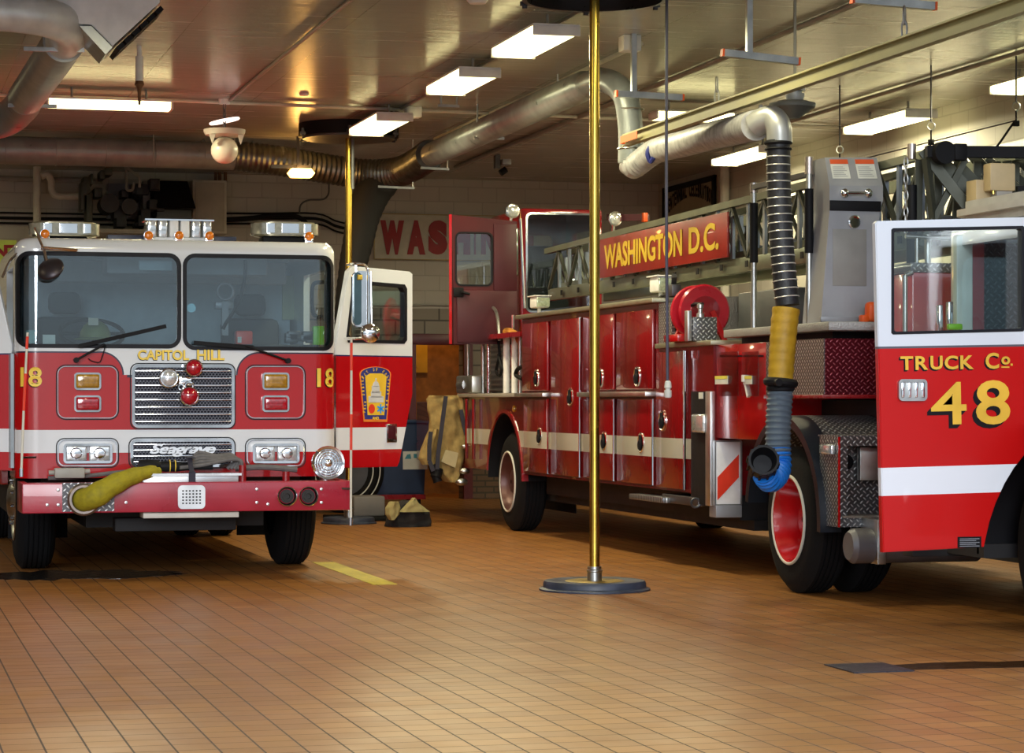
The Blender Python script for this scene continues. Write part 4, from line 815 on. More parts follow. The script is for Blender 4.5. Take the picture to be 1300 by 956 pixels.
# wipers
def wiper(p0, p1, p2, p3):
    Y = YE-.05; a = FY(*p0, Y); b1 = FY(*p1, Y); q0 = FY(*p2, Y+.01); q1 = FY(*p3, Y+.01)
    t = obj('wiper', B().tube([a+Vector((0, .04, 0)), a, b1], .009, 8).cyl(a+Vector((0, .05, 0)), a-Vector((0, .02, 0)), .020, 14), M['black'], eng)
    obj('blade', B().bar(q0, q1, .012, .03), M['black'], t)
wiper((97, 457), (133, 437), (100, 439.5), (211, 414)); wiper((366, 458), (312, 439), (246, 435), (322, 441))
b = B(); b.tube([FY(134, 438, YE-.03), FY(130, 452, YE-.03), FY(126, 460, YE-.03), FY(116, 458, YE-.03), FY(112, 455, YE-.03)], .004, 6, sm=4); obj('washer_tube', b, M['black'], eng)
# roof: beacons, light bar, markers
zr = ztop
for (a, b_) in ((36, 127), (318, 404)):
    A_, C_ = FY(a, 0, YE+.5), FY(b_, 0, YE+.5); r0, r1 = RY(a, 284, b_, 299, YE+.5)[1], RY(a, 284, b_, 299, YE+.5)[3]
    t = obj('roof_beacon', B().prism(rrect(A_.x+.03, YE+.36, C_.x-.03, YE+.66, .14, 8), 'z', r0-.012, r0+.002).prism(rrect(A_.x+.03, YE+.36, C_.x-.03, YE+.66, .14, 8), 'z', r1-.01, r1+.006), mat('beacon_cap', (.30, .26, .17), .3, .6), eng)
    obj('lens', B().prism(rrect(A_.x, YE+.35, C_.x, YE+.67, .15, 8), 'z', r0, r1-.005), mat('beacon_glass', (.42, .39, .30), .08, .35, .9, .35, 20), t)
    n = 5; b = B()
    for k in range(n): x_ = A_.x+(C_.x-A_.x)*(k+.7)/(n+.4); b.lathe([(0, .045), (.01, .05)], (x_, YE+.352, (r0+r1)/2), (0, -1, 0), 14)
    obj('reflector', B().prism(rrect(A_.x+.10, YE+.342, A_.x+.17, YE+.36, .005), 'z', r0+.01, r1-.01).prism(rrect(A_.x+.22, YE+.342, A_.x+.36, YE+.36, .005), 'z', r0+.01, r1-.01).prism(rrect(C_.x-.14, YE+.342, C_.x-.08, YE+.36, .005), 'z', r0+.01, r1-.01), M['chrome'], t)
    obj('beacon_foot', B().box(A_.x+.08, C_.x-.1, YE+.40, YE+.62, zr-.005, r0-.012, .02), M['black'], t)
A_ = RY(184, 281, 268, 305, YE+.3); t = obj('light_bar', B().box(A_[0], A_[2], YE+.22, YE+.42, zr-.005, zr+.03, .004), M['whitepl'], eng)
for k in range(6):
    w = (A_[2]-A_[0])/6; xa = A_[0]+w*k; obj('lamp_module', B().box(xa+.008, xa+w-.008, YE+.20, YE+.44, A_[1]+.035 if 0 else zr+.03, A_[3], .01), M['clear'] if k not in (2, 3) else M['whitepl'], t)
obj('top_rail', B().box(A_[0]-.01, A_[2]+.01, YE+.2, YE+.45, A_[3]-.002, A_[3]+.01), M['chrome'], t)
for (a, b_) in ((136, 183), (269, 299)): A2 = RY(a, 297, b_, 304.5, YE+.3); obj('side_bar', B().box(A2[0], A2[2], YE+.25, YE+.4, zr-.005, zr+.045, .005), M['navy'] if 0 else mat('dark_navy_bar', (.015, .02, .05), .4), t)
for px, py in ((57, 297), (188.5, 299), (227, 299), (265.5, 299.5), (392, 300)):
    p = FY(px, py, YE+.16); t = obj('marker_light', B().lathe([(0, .034), (.025, .033), (.034, .024), (.038, .006)], (p.x, p.y, p.z), (0, -1, 0), 20), mat('amber_marker', (.80, .20, .005), .2, 0, .8, .15, 40), eng)
    obj('marker_base', B().cyl((p.x, p.y+.06, p.z), (p.x, p.y, p.z), .036, 18).box(p.x-.034, p.x+.034, p.y-.02, p.y+.08, zr-.04, p.z-.012, .006), M['chrome'], t)
obj('roof_rail', B().box(EX-1.0, EX+1.0, YE+1.0, YE+1.06, zr, zr+.02), M['pipe'], eng)
# convex crossover mirror
b = B(); Ym = YE-.10
b.tube([FY(44, 290, YE+.1), FY(49, 302, YE-.05), FY(54, 313, Ym)], .010, 8).tube([FY(52, 314, Ym), FY(98, 317, YE-.02)], .009, 8).tube([FY(52, 316.5, Ym), FY(97, 318.5, YE-.01)], .006, 8).tube([FY(55, 315, Ym), FY(58, 325, Ym-.03), FY(60, 333, Ym-.05)], .010, 8)
t = obj('mirror_arm', b, M['chrome'], eng)
R = Matrix.Translation(FY(64, 341, Ym-.08)) @ Matrix.Rotation(math.radians(-22), 4, 'Y')
b = B(R); b.lathe([(-.04, .02), (-.03, .06), (-.01, .095), (0, .102), (.008, .102)], (0, 0, 0), (.15, .75, -.75), 28)
for v in b.bm.verts: pass
obj('convex_mirror', b, mat('mirror_back', (.05, .04, .045), .35, .6), t)
# cab interior
obj('dashboard', B().box(EXc-hw+.1, EXc+hw-.1, YE+.12, YE+.5, 1.2, FY(0, 436, YE+.3).z, .03), M['dash'], eng)
obj('engine_cover', B().box(EXc-.35, EXc+.35, YE+.5, YE+1.7, .96, 1.75, .08), M['seat'], eng)
obj('cab_rear_wall', B().box(EXc-hw+.08, EXc+hw-.08, YE+1.75, YE+1.85, 1.0, ztop-.12), mat('rear_lining', (.42, .48, .54), .7), eng)
obj('overhead_console', B().box(EXc-.5, EXc+.75, YE+.5, YE+.9, ztop-.24, ztop-.10, .02).box(EXc-1.0, EXc+1.0, YE+1.1, YE+1.3, ztop-.28, ztop-.10, .02), mat('console_grey', (.25, .28, .31), .6), eng)
p = FY(190, 425, YE+.45)
sw = obj('steering_wheel', B(Matrix.Translation((EXc-.62+.0, YE+.42, 1.84)) @ Matrix.Rotation(math.radians(28), 4, 'X')).torus((0, 0, 0), (0, 0, 1), .24, .016, 36, 8).bar((-.23, 0, 0), (.23, 0, 0), .03, .015).bar((0, 0, 0), (0, -.23, 0), .03, .015), M['black'], eng)
def seat(cx, cy):
    t = obj('seat', B().box(cx-.25, cx+.25, cy-.25, cy+.25, 1.25, 1.42, .05), M['seat'], eng); obj('seat_back', B().box(cx-.24, cx+.24, cy+.2, cy+.34, 1.38, 2.0, .06), M['seat'], t); obj('headrest', B().box(cx-.13, cx+.13, cy+.22, cy+.32, 2.02, 2.2, .05), M['seat'], t)
for cx in (EXc-.75, EXc+.75): seat(cx, YE+1.15)
obj('sun_visor', B().box(FY(176, 0, YE+.2).x, FY(218, 0, YE+.2).x, YE+.17, YE+.2, FY(0, 341, YE+.2).z, FY(0, 328, YE+.2).z, .005), mat('visor_blue', (.25, .33, .38), .6), eng)
b = B(); b.tube([FY(311, 330, YE+.4), FY(311, 350, YE+.4), FY(306, 375, YE+.38), FY(297, 395, YE+.36), FY(287, 410, YE+.34), FY(283, 418, YE+.34)], .014, 8, sm=5); obj('microphone_cord', b, M['black'], eng)
b = B(); p = FY(286, 370, YE+.9); b.torus((p.x, YE+.9, p.z), (0, 1, 0), .065, .01, 24, 6).box(p.x-.08, p.x+.06, YE+.9, YE+1.0, p.z-.14, p.z-.08, .01).bar((p.x, YE+.92, p.z-.08), (p.x, YE+.92, p.z-.35), .05); obj('dome_light', b, M['gray'], eng)
W = RY(388, 341, 404, 400, YE+.6); obj('rear_window', B().box(W[0], W[2], YE+1.72, YE+1.745, W[1], W[3]), mat('pale_lining', (.42, .44, .28), .6), eng)
b = B(); b.tube([FY(411, 358, YE+.3), FY(399, 360, YE+.3), FY(396, 372, YE+.3), FY(397, 395, YE+.3), FY(402, 402, YE+.3), FY(410, 402, YE+.3)], .016, 8, sm=4); obj('grab_handle', b, M['black'], eng)
b = B()
random.seed(11)
for k in range(12): q = FY(365+random.random()*50, 425+random.random()*9, YE+.3); b.box(q.x-.05, q.x+.05, q.y-.05, q.y+.05, q.z-.02, q.z+.03, .01)
obj('dash_equipment', b, M['dsteel'], eng)
zd = FY(0, 436, YE+.3).z
p = FY(121, 412, YE+.33)
hm = thing('helmet', (p.x, p.y, zd), 'olive fire helmet with white number shield on the engine dashboard', 'helmet')
obj('shell', B().lathe([(0, .16), (.012, .165), (.02, .12), (.06, .115), (.11, .09), (.14, .05), (.15, .01)], (p.x, p.y, zd+.03), (0, 0, 1), 28), M['helmet'], hm)
q = FY(113, 412, YE+.2); obj('shield', text_on(B().box(q.x-.005, q.x+.07, YE+.195, YE+.205, q.z-.005, q.z+.05), 'E18', (q.x+.004, YE+.193, q.z+.004), (1, 0, 0), (0, 0, 1), .058, .034, ext=.001), M['signw'], hm)
W = RY(299, 420, 320, 436, YE+.3); rb = thing('red_kit', ((W[0]+W[2])/2, YE+.3, zd), 'small bright red pouch on the engine dashboard', 'pouch')
obj('bag', B().box(W[0], W[2], YE+.26, YE+.38, zd, W[3], .015), mat('bright_red', (.75, .05, .02), .4), rb); obj('tag', B().box(W[0]+.01, W[0]+.04, YE+.255, YE+.26, zd+.015, zd+.06), M['paper'], rb)
W = RY(397, 414, 411, 425, YE+.25); tag(obj('lime_light', B().box(W[0], W[2], YE+.22, YE+.3, zd, W[3], .01), M['green']), 'lime green torch on the right end of the engine dashboard', 'torch')
W = RY(54, 425, 70, 437, YE+.12); obj('inspection_card', B().box(W[0], W[2], YE+.10, YE+.105, W[1], W[3]), M['paper'], eng)
p = FY(243, 391, YE+.034); obj('round_sticker', B().lathe([(0, .034), (.002, .034)], p+Vector((0, -.001, 0)), (0, 1, 0), 24), mat('pale_blue_sticker', (.35, .65, .80), .5), eng)
W = RY(24, 419, 41, 437, YE+.3); tag(obj('paper_cup', B().lathe([(0, .035), (.10, .048)], (W[0]+.05+.04, YE+.3, zd), (0, 0, 1), 20), mat('pale_teal', (.35, .55, .55), .6)), 'pale teal cup on the left end of the engine dashboard', 'cup')
# chassis, wheels and rear body
obj('chassis_light_block', B().box(EX-1.1, EX+1.1, YE+2.2, YE+8.2, .34, .62).box(EX-.68, EX+.68, YE+.3, YE+2.2, .36, .75).box(EX-1.0, EX+1.0, YE+.5, YE+.6, .55, .8).box(EX-.95, EX+.95, YE+1.25, YE+1.45, .45, .6), M['grime'], eng)  # wide low chassis plate, shaped to block light passing under the engine
def tire(c, w, R, parent, axle=(1, 0, 0), rimr=.29, front=True, rim='steel', label=None, dish=.0, side=-1):
    """c = centre of the tyre, side = direction of the outer face along the axle"""
    prof = [(-w/2+.0, rimr), (-w/2, rimr+.05), (-w/2+.0, R-.10), (-w/2+.02, R-.04), (-w/2+.05, R-.008)]
    g = 5
    for k in range(g):
        a = -w/2+.055+(w-.11)*k/g; b_ = -w/2+.055+(w-.11)*(k+1)/g; prof += [(a, R), (b_-.012, R), (b_-.011, R-.014), (b_-.001, R-.014)]
    prof += [(w/2-.05, R-.008), (w/2-.02, R-.04), (w/2, R-.10), (w/2, rimr+.05), (w/2, rimr)]
    t = obj('tire', B().lathe(prof, c, axle, 48, caps=False), M['rubber'], parent, label)
    s_ = Vector(axle)*side; c = Vector(c)
    if dish: pr = [(w/2+.005, rimr+.02), (w/2+.012, rimr+.012), (w/2+.005, rimr-.005), (w/2-.02, rimr-.012), (w/2-.06, rimr-.02), (w/2-dish, rimr-.05), (w/2-dish-.005, rimr-.07), (w/2-dish-.01, .12), (w/2-dish+.06, .11), (w/2-dish+.07, .02)]
    else: pr = [(w/2+.004, rimr+.02), (w/2+.012, rimr+.01), (w/2, rimr-.01), (w/2-.04, rimr-.03), (w/2-.05, rimr-.06), (w/2+.01, .16), (w/2+.03, .14), (w/2+.05, .10), (w/2+.06, .02)]
    rm = obj('rim', B().lathe(pr, c, s_, 40, caps=False), rim if not isinstance(rim, str) else M[rim], t)
    u = s_.orthogonal().normalized(); v = s_.cross(u); b = B()
    for k in range(10): a = 2*PI*k/10; q = c+(u*math.cos(a)+v*math.sin(a))*(.17 if not dish else .14)+s_*(w/2-(dish or .0)); b.lathe([(0, .016), (.035, .015), (.04, .006)], q, s_, 6)
    obj('lug_nuts', b, M['chrome'], t)
    if dish or rim != 'steel': obj('rim_ring', B().torus(c+s_*(w/2+.006), s_, rimr+.012, .011, 44, 8), M['offw'], t)
    return t
for s_ in (-1, 1):
    tire((EX+s_*1.02, YE+1.15, .53), .30, .53, eng, side=s_)
    for o in (0, .34): tire((EX+s_*(1.08-o), YE+5.6, .53), .28, .53, eng, side=s_)
    obj('mud_flap', B().box(EX+s_*.70, EX+s_*1.18, YE+1.85, YE+1.87, .2, .8), M['rubber'], eng)
obj('rear_body', boolean(B().box(EXc-hw-.0, EXc+hw+.0, YE+2.35, YE+8.4, .62, 2.42, .02), [B().lathe([(0, .66), (3.5, .66)], (EXc-1.75, YE+5.6, .53), (1, 0, 0), 32)]), M['red'], eng)
# doors swung open
def engine_door(side, hinge, ang, Wd, numx=None):
    """local x = from hinge outward, local z up; outside skin faces -y"""
    H = Vector((hinge[0], hinge[1], 0)); R = Matrix.Translation(H) @ Matrix.Rotation(math.radians(ang), 4, 'Z')
    if side < 0: R = R @ Matrix.Scale(-1, 4, (1, 0, 0))
    z0, zt_ = .80, 2.36; pts = [(0, z0), (Wd*.80, z0), (Wd*.83, .84), (Wd, 1.38), (Wd, zt_-.02), (Wd-.03, zt_), (.19, zt_+.02), (.14, zt_-.02), (0, 1.75)]
    body = B().prism(pts, 'y', 0, .05, .006)
    wn = [(.155, 1.80), (Wd-.115, 1.80), (Wd-.085, 1.83), (Wd-.085, 2.20), (Wd-.11, 2.235), (.225, 2.25), (.20, 2.23), (.135, 1.84)]
    def off(P, d):
        cx = sum(p[0] for p in P)/len(P); cz = sum(p[1] for p in P)/len(P); return [(p[0]+(d if p[0] > cx else -d), p[1]+(d if p[1] > cz else -d)) for p in P]
    body = boolean(body, [B().prism(wn, 'y', -.3, .3)])
    bmesh.ops.transform(body.bm, matrix=R, verts=body.bm.verts)
    if side < 0: bmesh.ops.reverse_faces(body.bm, faces=body.bm.faces)
    m, nt, p = nodemat('door_two_tone_%s' % ('right' if side > 0 else 'left')); v, x, y, z = coords(nt); setp(p, None, .2, 0, .9)
    c = mixc(nt, z.lt(1.683), (.72, .74, .77), (.02, .02, .10)); c = mixc(nt, z.lt(1.672), c, RED); c = mixc(nt, z.gt(.94).AND(z.lt(1.115)), c, (.72, .73, .76)); nt.links.new(c, p.inputs['Base Color'])
    d = obj('door', body, m, eng); b = B(R); b.prism(off(wn, .02), 'y', -.004, .054, holes=[off(wn, -.006)]); obj('door_gasket', b, M['gasket'], d)
    b = B(R); b.prism(off(wn, .0), 'y', .02, .028); obj('door_window', b, M['win'], d)
    b = B(R); b.box(-.02, .02, .0, .04, .82, 1.68); obj('hinge', b, M['chrome'], d)
    return d, R
Hx = EXc+hw+.02
dr_, RD = engine_door(1, (Hx, YE+.22), 31, .86-.03)
def DL(px, py, off_=0):          # pixel -> local door coordinates on its outer plane
    a, b_ = ray(px); Rm = RD.inverted(); o = Rm @ Vector((0, 0, EYE)); dv = (Rm.to_3x3() @ Vector((a, b_, (HY-py)/FOC))); k = (-off_-o.y)/dv.y; q = o+dv*k; return q.x, q.z
# door emblem
def pgon(pts, y0, y1): return B(RD).prism(pts, 'y', y0, y1)
def dpts(L): return [DL(*q) for q in L]
top_arc = [(456+40*(.5-.5*math.cos(PI*k/12)), 475-9.5*math.sin(PI*k/12)) for k in range(13)]
outl = dpts([(461.5, 535.5), (491, 535.5)]+[(496-40*(.5-.5*math.cos(PI*k/12)), 475-9.5*math.sin(PI*k/12)) for k in range(13)])
em = obj('emblem', pgon(outl, -.004, -.001), M['porange'], dr_)
def shrink(P, d):
    cx = sum(p[0] for p in P)/len(P); cz = sum(p[1] for p in P)/len(P); return [(cx+(p[0]-cx)*(1-d), cz+(p[1]-cz)*(1-d*.7)) for p in P]
obj('emblem_field', pgon(shrink(outl, .08), -.006, -.003), M['navy'], dr_)
obj('emblem_centre', pgon(dpts([(466, 527), (487, 527), (490, 478), (484, 474), (469, 474), (463, 478)]), -.008, -.005), M['pgold'], dr_)
b = B(RD)
def dq(px0, py0, px1, py1): a = DL(px0, py1); c = DL(px1, py0); return a[0], c[0], a[1], c[1]
for q in ((467, 503, 486, 511), (470, 497, 483, 505), (471, 490, 481, 499)): x_a, x_b, z_a, z_b = dq(*q); b.box(x_a, x_b, -.010, -.007, z_a, z_b)
x_a, x_b, z_a, z_b = dq(472, 482, 480.5, 491); n = 10; b.prism([((x_a+x_b)/2+(x_b-x_a)/2*math.cos(PI*k/n), z_a+(z_b-z_a)*math.sin(PI*k/n)*.8) for k in range(n+1)], 'y', -.010, -.007); b.box((x_a+x_b)/2-.006, (x_a+x_b)/2+.006, -.010, -.007, z_b-.015, z_b+.012); obj('capitol_dome', b, M['pwhite'], dr_)
x_a, x_b, z_a, z_b = dq(467, 513, 475, 525); b = B(RD).prism([( (x_a+x_b)/2+(x_b-x_a)/2*math.cos(2*PI*k/20), (z_a+z_b)/2+(z_b-z_a)/2*math.sin(2*PI*k/20)) for k in range(20)], 'y', -.010, -.007); obj('red_seal', b, mat('bright_red', (.75, .05, .02), .4), dr_)
x_a, x_b, z_a, z_b = dq(478, 513, 486.5, 525); cx_, cz_ = (x_a+x_b)/2, (z_a+z_b)/2; b = B(RD)
for k in range(3):
    a = PI*k/3+PI/2; dx_, dz_ = math.cos(a)*(x_b-x_a)*.55, math.sin(a)*(z_b-z_a)*.5; b.bar((cx_-dx_, -.0095, cz_-dz_), (cx_+dx_, -.0095, cz_+dz_), .013, .004, (0, 1, 0))
obj('star_of_life', b, M['skyblue'], dr_)
b = B(smooth=0)
def dtext(b, ch, px, py, w, h, rot=0):
    x_, z_ = DL(px, py); r = math.radians(rot); rt = RD.to_3x3() @ Vector((math.cos(r), 0, math.sin(r))); up = RD.to_3x3() @ Vector((-math.sin(r), 0, math.cos(r)))
    p = RD @ Vector((x_, -.008, z_)); text_on(b, ch, p-rt*w/2-up*h/2, rt, up, w, h, ext=.001, bold=.04)
W1_ = 'DISTRICT OF COLUMBIA'; path = [(460.5, 503), (459, 480), (467, 470.5), (476, 469), (485, 470.5), (493, 480), (491.5, 503)]
pp = resample([Vector((q[0], q[1], 0)) for q in path], .5); n = len(W1_)
for i, ch in enumerate(W1_):
    if ch == ' ': continue
    k = int((i+.5)/n*(len(pp)-2)); q = pp[k]; d_ = pp[k+1]-pp[k]; dtext(b, ch, q.x, q.y, .012, .026, -math.degrees(math.atan2(d_.y, d_.x)))
for i, ch in enumerate('FIRE'): dtext(b, ch, 461.8+i*.35, 523-i*4.2, .011, .022, 90)
for i, ch in enumerate('EMS'): dtext(b, ch, 490.5-i*.3, 509+i*5, .013, .022, -90)
dtext(b, 'AND', 476, 531, .07, .024); obj('emblem_lettering', b, M['pgold'], dr_)
x_a, x_b, z_a, z_b = dq(490, 538, 503, 562)
h_ = obj('door_latch', B(RD).box(x_a, x_b, -.012, -.001, z_a, z_b, .006), M['chrome'], dr_); obj('paddle', B(RD).box(x_a+.012, x_b-.02, -.018, -.010, z_a+.03, z_b-.012, .006), M['inred'], dr_)
# right-hand mirror assembly on the door
Ymr = YE-.05; b = B()
b.tube([FY(441, 336, YE+.15), FY(450, 335, Ymr), FY(462, 336, Ymr), FY(466, 341, Ymr), FY(467, 350, Ymr), FY(467, 425, Ymr), FY(466, 430, Ymr)], .011, 8, sm=4).tube([FY(438, 430, YE+.2), FY(452, 430, Ymr+.02), FY(467, 429, Ymr)], .011, 8).tube([FY(471, 345, Ymr), FY(472, 420, Ymr)], .006, 6).tube([FY(452, 336, Ymr), FY(452, 345, Ymr)], .012, 6)
ma = obj('mirror_bracket', b, M['chrome'], eng)
W = RY(447, 344, 470, 415, Ymr+.02); ml = obj('side_mirror', B().prism(rrect(W[0], W[1], W[2], W[3], .055, 8), 'y', Ymr-.0, Ymr+.07, .012), M['chrome'], ma)
obj('mirror_glass', B().prism(rrect(W[0]+.008, W[1]+.012, W[0]+.068, W[3]-.012, .03, 6), 'y', Ymr-.008, Ymr-.002), mat('mirror_pane', (.12, .18, .19), .08, .9), ma)
p = FY(457, 352, Ymr-.02); obj('mirror_lamp', B().lathe([(0, .028), (.012, .022), (.018, .006)], (p.x, p.y, p.z), (0, -1, 0), 4), M['gold'], ma)
p = FY(470, 423, Ymr-.03); obj('round_mirror', B().sphere(p, .075, (1, .5, 1), 24), M['chrome'], ma)
engine_door(-1, (EXc-hw-.02, YE+.22), -25, .84)
b = B(); q = FY(12, 340, YE+.2); b.tube([FY(22, 322, YE+.1), FY(12, 332, YE+.05), FY(3, 352, YE)], .010, 8, sm=3); obj('mirror_bracket', b, M['chrome'], eng)
# ================================================================ LADDER TRUCK
XT = 6.25
trk = thing('ladder_truck', (7.4, 20, 0), 'long red tractor-drawn ladder truck numbered 48 with an open cab door at right', 'fire truck')
def yx(px, X_=XT): return FX(px, HY, X_).y
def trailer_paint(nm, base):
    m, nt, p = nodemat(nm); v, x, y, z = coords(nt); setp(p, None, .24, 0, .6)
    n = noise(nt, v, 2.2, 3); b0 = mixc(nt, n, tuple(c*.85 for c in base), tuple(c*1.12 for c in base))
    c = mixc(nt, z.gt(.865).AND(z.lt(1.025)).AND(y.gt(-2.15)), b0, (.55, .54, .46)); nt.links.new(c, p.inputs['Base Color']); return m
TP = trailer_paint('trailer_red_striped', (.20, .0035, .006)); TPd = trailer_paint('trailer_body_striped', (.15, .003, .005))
yA, yB, yC, yD = yx(663), yx(835), 17.7, yx(612)
XR_ = 8.66; CW = (638.5, 610); wc = FX(638, 610, XT-.02); WY, WZ = wc.y, .50
# main body with wheel arch
body = B().box(XT, XR_, yB, yA, .60, 2.13).box(XT, XR_, yC, yB+.001, .60, 1.75)
low = B().box(XT, XR_, yA-.001, yx(590, XT), .60, 1.36)
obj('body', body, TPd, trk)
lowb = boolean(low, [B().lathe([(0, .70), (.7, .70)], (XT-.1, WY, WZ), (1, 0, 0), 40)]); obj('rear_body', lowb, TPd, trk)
obj('tail_section', B().box(XT+.02, XR_-.02, yx(588), 28.3, .62, 1.31, .01), M['dred'], trk)
n = 28; b = B()
for k in range(n):
    a0, a1 = math.radians(8+170*k/n), math.radians(8+170*(k+1)/n)
    V = [(x_, WY+r_*math.cos(a), WZ+r_*math.sin(a)) for a in (a0, a1) for x_, r_ in ((XT-.012, .70), (XT-.012, .745), (XT+.05, .75), (XT+.05, .69))]
    b._add(V, [(0, 1, 5, 4), (1, 2, 6, 5), (2, 3, 7, 6), (3, 0, 4, 7)])
b.fix(); obj('wheel_arch_trim', b, M['dred'], trk)
# side doors
def sdoor(px0, px1, z0, z1, hpx, hpy, hinge=None, nm='compartment_door'):
    y1, y0 = yx(px0), yx(px1); d = obj(nm, B().box(XT-.028, XT-.002, y0, y1, z0, z1, .008), TP, trk)
    p = FX(hpx, hpy, XT-.03); h = obj('door_handle', B().lathe([(0, .085), (.008, .085), (.012, .075), (.004, .07), (.002, .01)], (XT-.029, p.y, p.z), (-1, 0, 0), 28), M['chrome'], d)
    obj('door_ring', B().box(XT-.052, XT-.036, p.y-.012, p.y+.012, p.z-.065, p.z+.065, .004).torus((XT-.045, p.y, p.z-.02), (1, 0, 0), .04, .007, 20, 6), M['black'], d)
    if hinge: yy = yx(hinge); obj('piano_hinge', B().cyl((XT-.034, yy, z0), (XT-.034, yy, z1), .011, 10).box(XT-.036, XT-.03, yy-.022, yy+.022, z0, z1), M['chrome'], d)
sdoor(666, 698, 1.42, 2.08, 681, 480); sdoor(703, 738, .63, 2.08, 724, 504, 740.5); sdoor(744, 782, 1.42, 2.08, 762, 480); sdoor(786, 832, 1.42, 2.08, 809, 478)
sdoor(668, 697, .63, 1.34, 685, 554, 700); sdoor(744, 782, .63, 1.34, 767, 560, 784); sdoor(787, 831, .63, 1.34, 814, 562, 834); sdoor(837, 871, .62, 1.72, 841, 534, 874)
obj('side_ledge', B().box(XT-.09, XT+.02, yx(832), yx(744), 1.36, 1.40, .006).box(XT-.09, XT+.02, yx(700), yx(664), 1.36, 1.40, .006), M['alum'], trk)
obj('deck_edge', B().box(XT-.07, XT+.5, yA, yx(588), 1.36, 1.40, .006), M['pipe'], trk)
obj('top_ledge', B().box(XT-.06, XR_, yB-.03, yA+.05, 2.131, 2.17, .006).box(XT-.04, XR_, yC-.05, yB-.04, 1.751, 1.79, .006), mat('olive_tread_edge', (.34, .33, .24), .4, .7), trk)
obj('lower_rail', B().box(XT+.25, XR_-.2, yC+.1, yA, .40, .60), M['grime'], trk)
obj('frame_rail', B().box(7.0, 7.12, 12.0, 28, .55, .75).box(7.8, 7.92, 12.0, 28, .55, .75), M['grime'], trk)
p = FX(653, 519, XT); obj('amber_marker', B().lathe([(0, .035), (.015, .03), (.02, .01)], (XT-.001, p.y, p.z), (-1, 0, 0), 16), M['amber'], trk)
b = B()
for px in (597, 606): yy = yx(px); b.cyl((XT-.04, yy, .70), (XT-.04, yy, 1.34), .018, 10)
obj('tail_rail', b, M['chrome'], trk)
# trailer wheels
def liner(x0, x1, r, cy, cz, a0=2, a1=178, n=28):
    b = B(); V = []; F = []
    for k in range(n+1):
        a = math.radians(a0+(a1-a0)*k/n)
        for x_, r_ in ((x0, r-.012), (x1, r-.012), (x1, r), (x0, r)): V.append((x_, cy-r_*math.cos(a), cz+r_*math.sin(a)))
    for k in range(n):
        for j in range(4): F.append((4*k+j, 4*k+(j+1) % 4, 4*k+4+(j+1) % 4, 4*k+4+j))
    b._add(V, F); b.fix(); b.box(x1-.01, x1, cy-r, cy+r, .2, cz+r); return b
obj('wheel_liner', liner(XT+.003, XT+.56, .697, WY, WZ), M['black'], trk)
tire((XT+.02+.17, WY, WZ), .30, .50, trk, dish=.10, rim=mat('brown_hub', (.09, .03, .025), .4, .3), side=-1)
tire((XR_-.19, WY, WZ), .30, .50, trk, side=1)
# black slide panel with lamp and chevron board
yy0, yy1 = yx(903), yx(879)
sp = obj('outrigger_slide', B().box(XT-.012, XT-.001, yy0, yy1, FX(890, 640, XT).z, FX(890, 497, XT).z), M['black'], trk)
obj('edge_strip', B().box(XT-.03, XT+.01, yx(906.5), yx(900), FX(902, 642, XT).z, FX(902, 497, XT).z, .004), M['alum'], trk)
p = FX(889, 538, XT-.02); obj('work_light', B().box(XT-.05, XT-.013, p.y-.14, p.y+.14, p.z-.07, p.z+.075, .02, 3), M['clear'], sp)
obj('label_plate', B().box(XT-.016, XT-.012, p.y-.05, p.y+.05, 1.34, 1.39), M['paper'], sp)
W = RY(909, 561, 940, 640, yC-.03); cb = obj('chevron_board', B().box(W[0], W[2], yC-.03, yC-.006, W[1], W[3], .003), mat('reflective_white', (.85, .86, .88), .4), trk)
b = B(); y_ = yC-.036
P4 = [FY(911, 606, y_), FY(938, 577, y_), FY(938, 606, y_), FY(911, 635, y_)]; b._add(P4+[q+Vector((0, .004, 0)) for q in P4], [(0, 1, 2, 3), (4, 5, 6, 7), (0, 1, 5, 4), (1, 2, 6, 5), (2, 3, 7, 6), (3, 0, 4, 7)]); b.fix(); obj('red_stripe', b, mat('reflective_red', (.85, .05, .02), .4), cb)
obj('board_frame', B().ring(W[0], W[1], W[2], W[3], .002, .012, 'y', yC-.034, yC-.004), M['alum'], cb)
W = RY(908, 641, 941, 657, yC-.02); obj('outrigger_foot', B().box(W[0], W[2], yC-.04, yC+.12, W[1], W[3], .006), M['gray'], trk)
q = FY(860, 648, 18.2); b = B(); a_, c_ = FX(803, 632, XT-.05), FX(850, 640, XT-.05); b.box(XT-.08, XT+.15, a_.y-.9, a_.y, .50, .545, .005); obj('stabiliser_arm', b, M['dia_xy'], trk)
b = B(); b.box(XT-.02, XT+.2, yx(889), yx(843), .50, .57, .01).torus((XT-.04, yx(889), .53), (0, 1, 0), .035, .010, 20, 6); obj('tow_eye', b, M['dsteel'], trk)
# gooseneck: side panel, tread plates, turntable deck
yG0, yG1 = 15.5, 16.62; XG = 6.27
obj('gooseneck_panel', B().box(XG, XR_, yG1, yC-.001, 1.04, 1.75, .004), M['red'], trk)
obj('gooseneck_tread', B().box(XG, XR_-.3, yG0+.012, yG1-.001, 1.37, 1.75), M['dia_yz'], trk)
obj('gooseneck_front', B().box(XG+.005, XR_-.3, yG0, yG0+.010, 1.37, 1.75), M['dia_red'], trk)
obj('gooseneck_lip', B().box(XG-.02, XR_-.3, yG0-.02, yG1, 1.34, 1.368, .004), M['cred'], trk)
obj('turntable_beam', B().box(6.7, 8.3, 15.0, 17.6, 1.08, 1.33), M['grime'], trk)
obj('underbody_light_block', B().box(6.75, 8.1, 12.9, 17.6, .34, .9).box(6.6, 8.3, 17.75, 23.9, .32, .40), M['grime'], trk)  # boxes added under the truck to hide light coming through
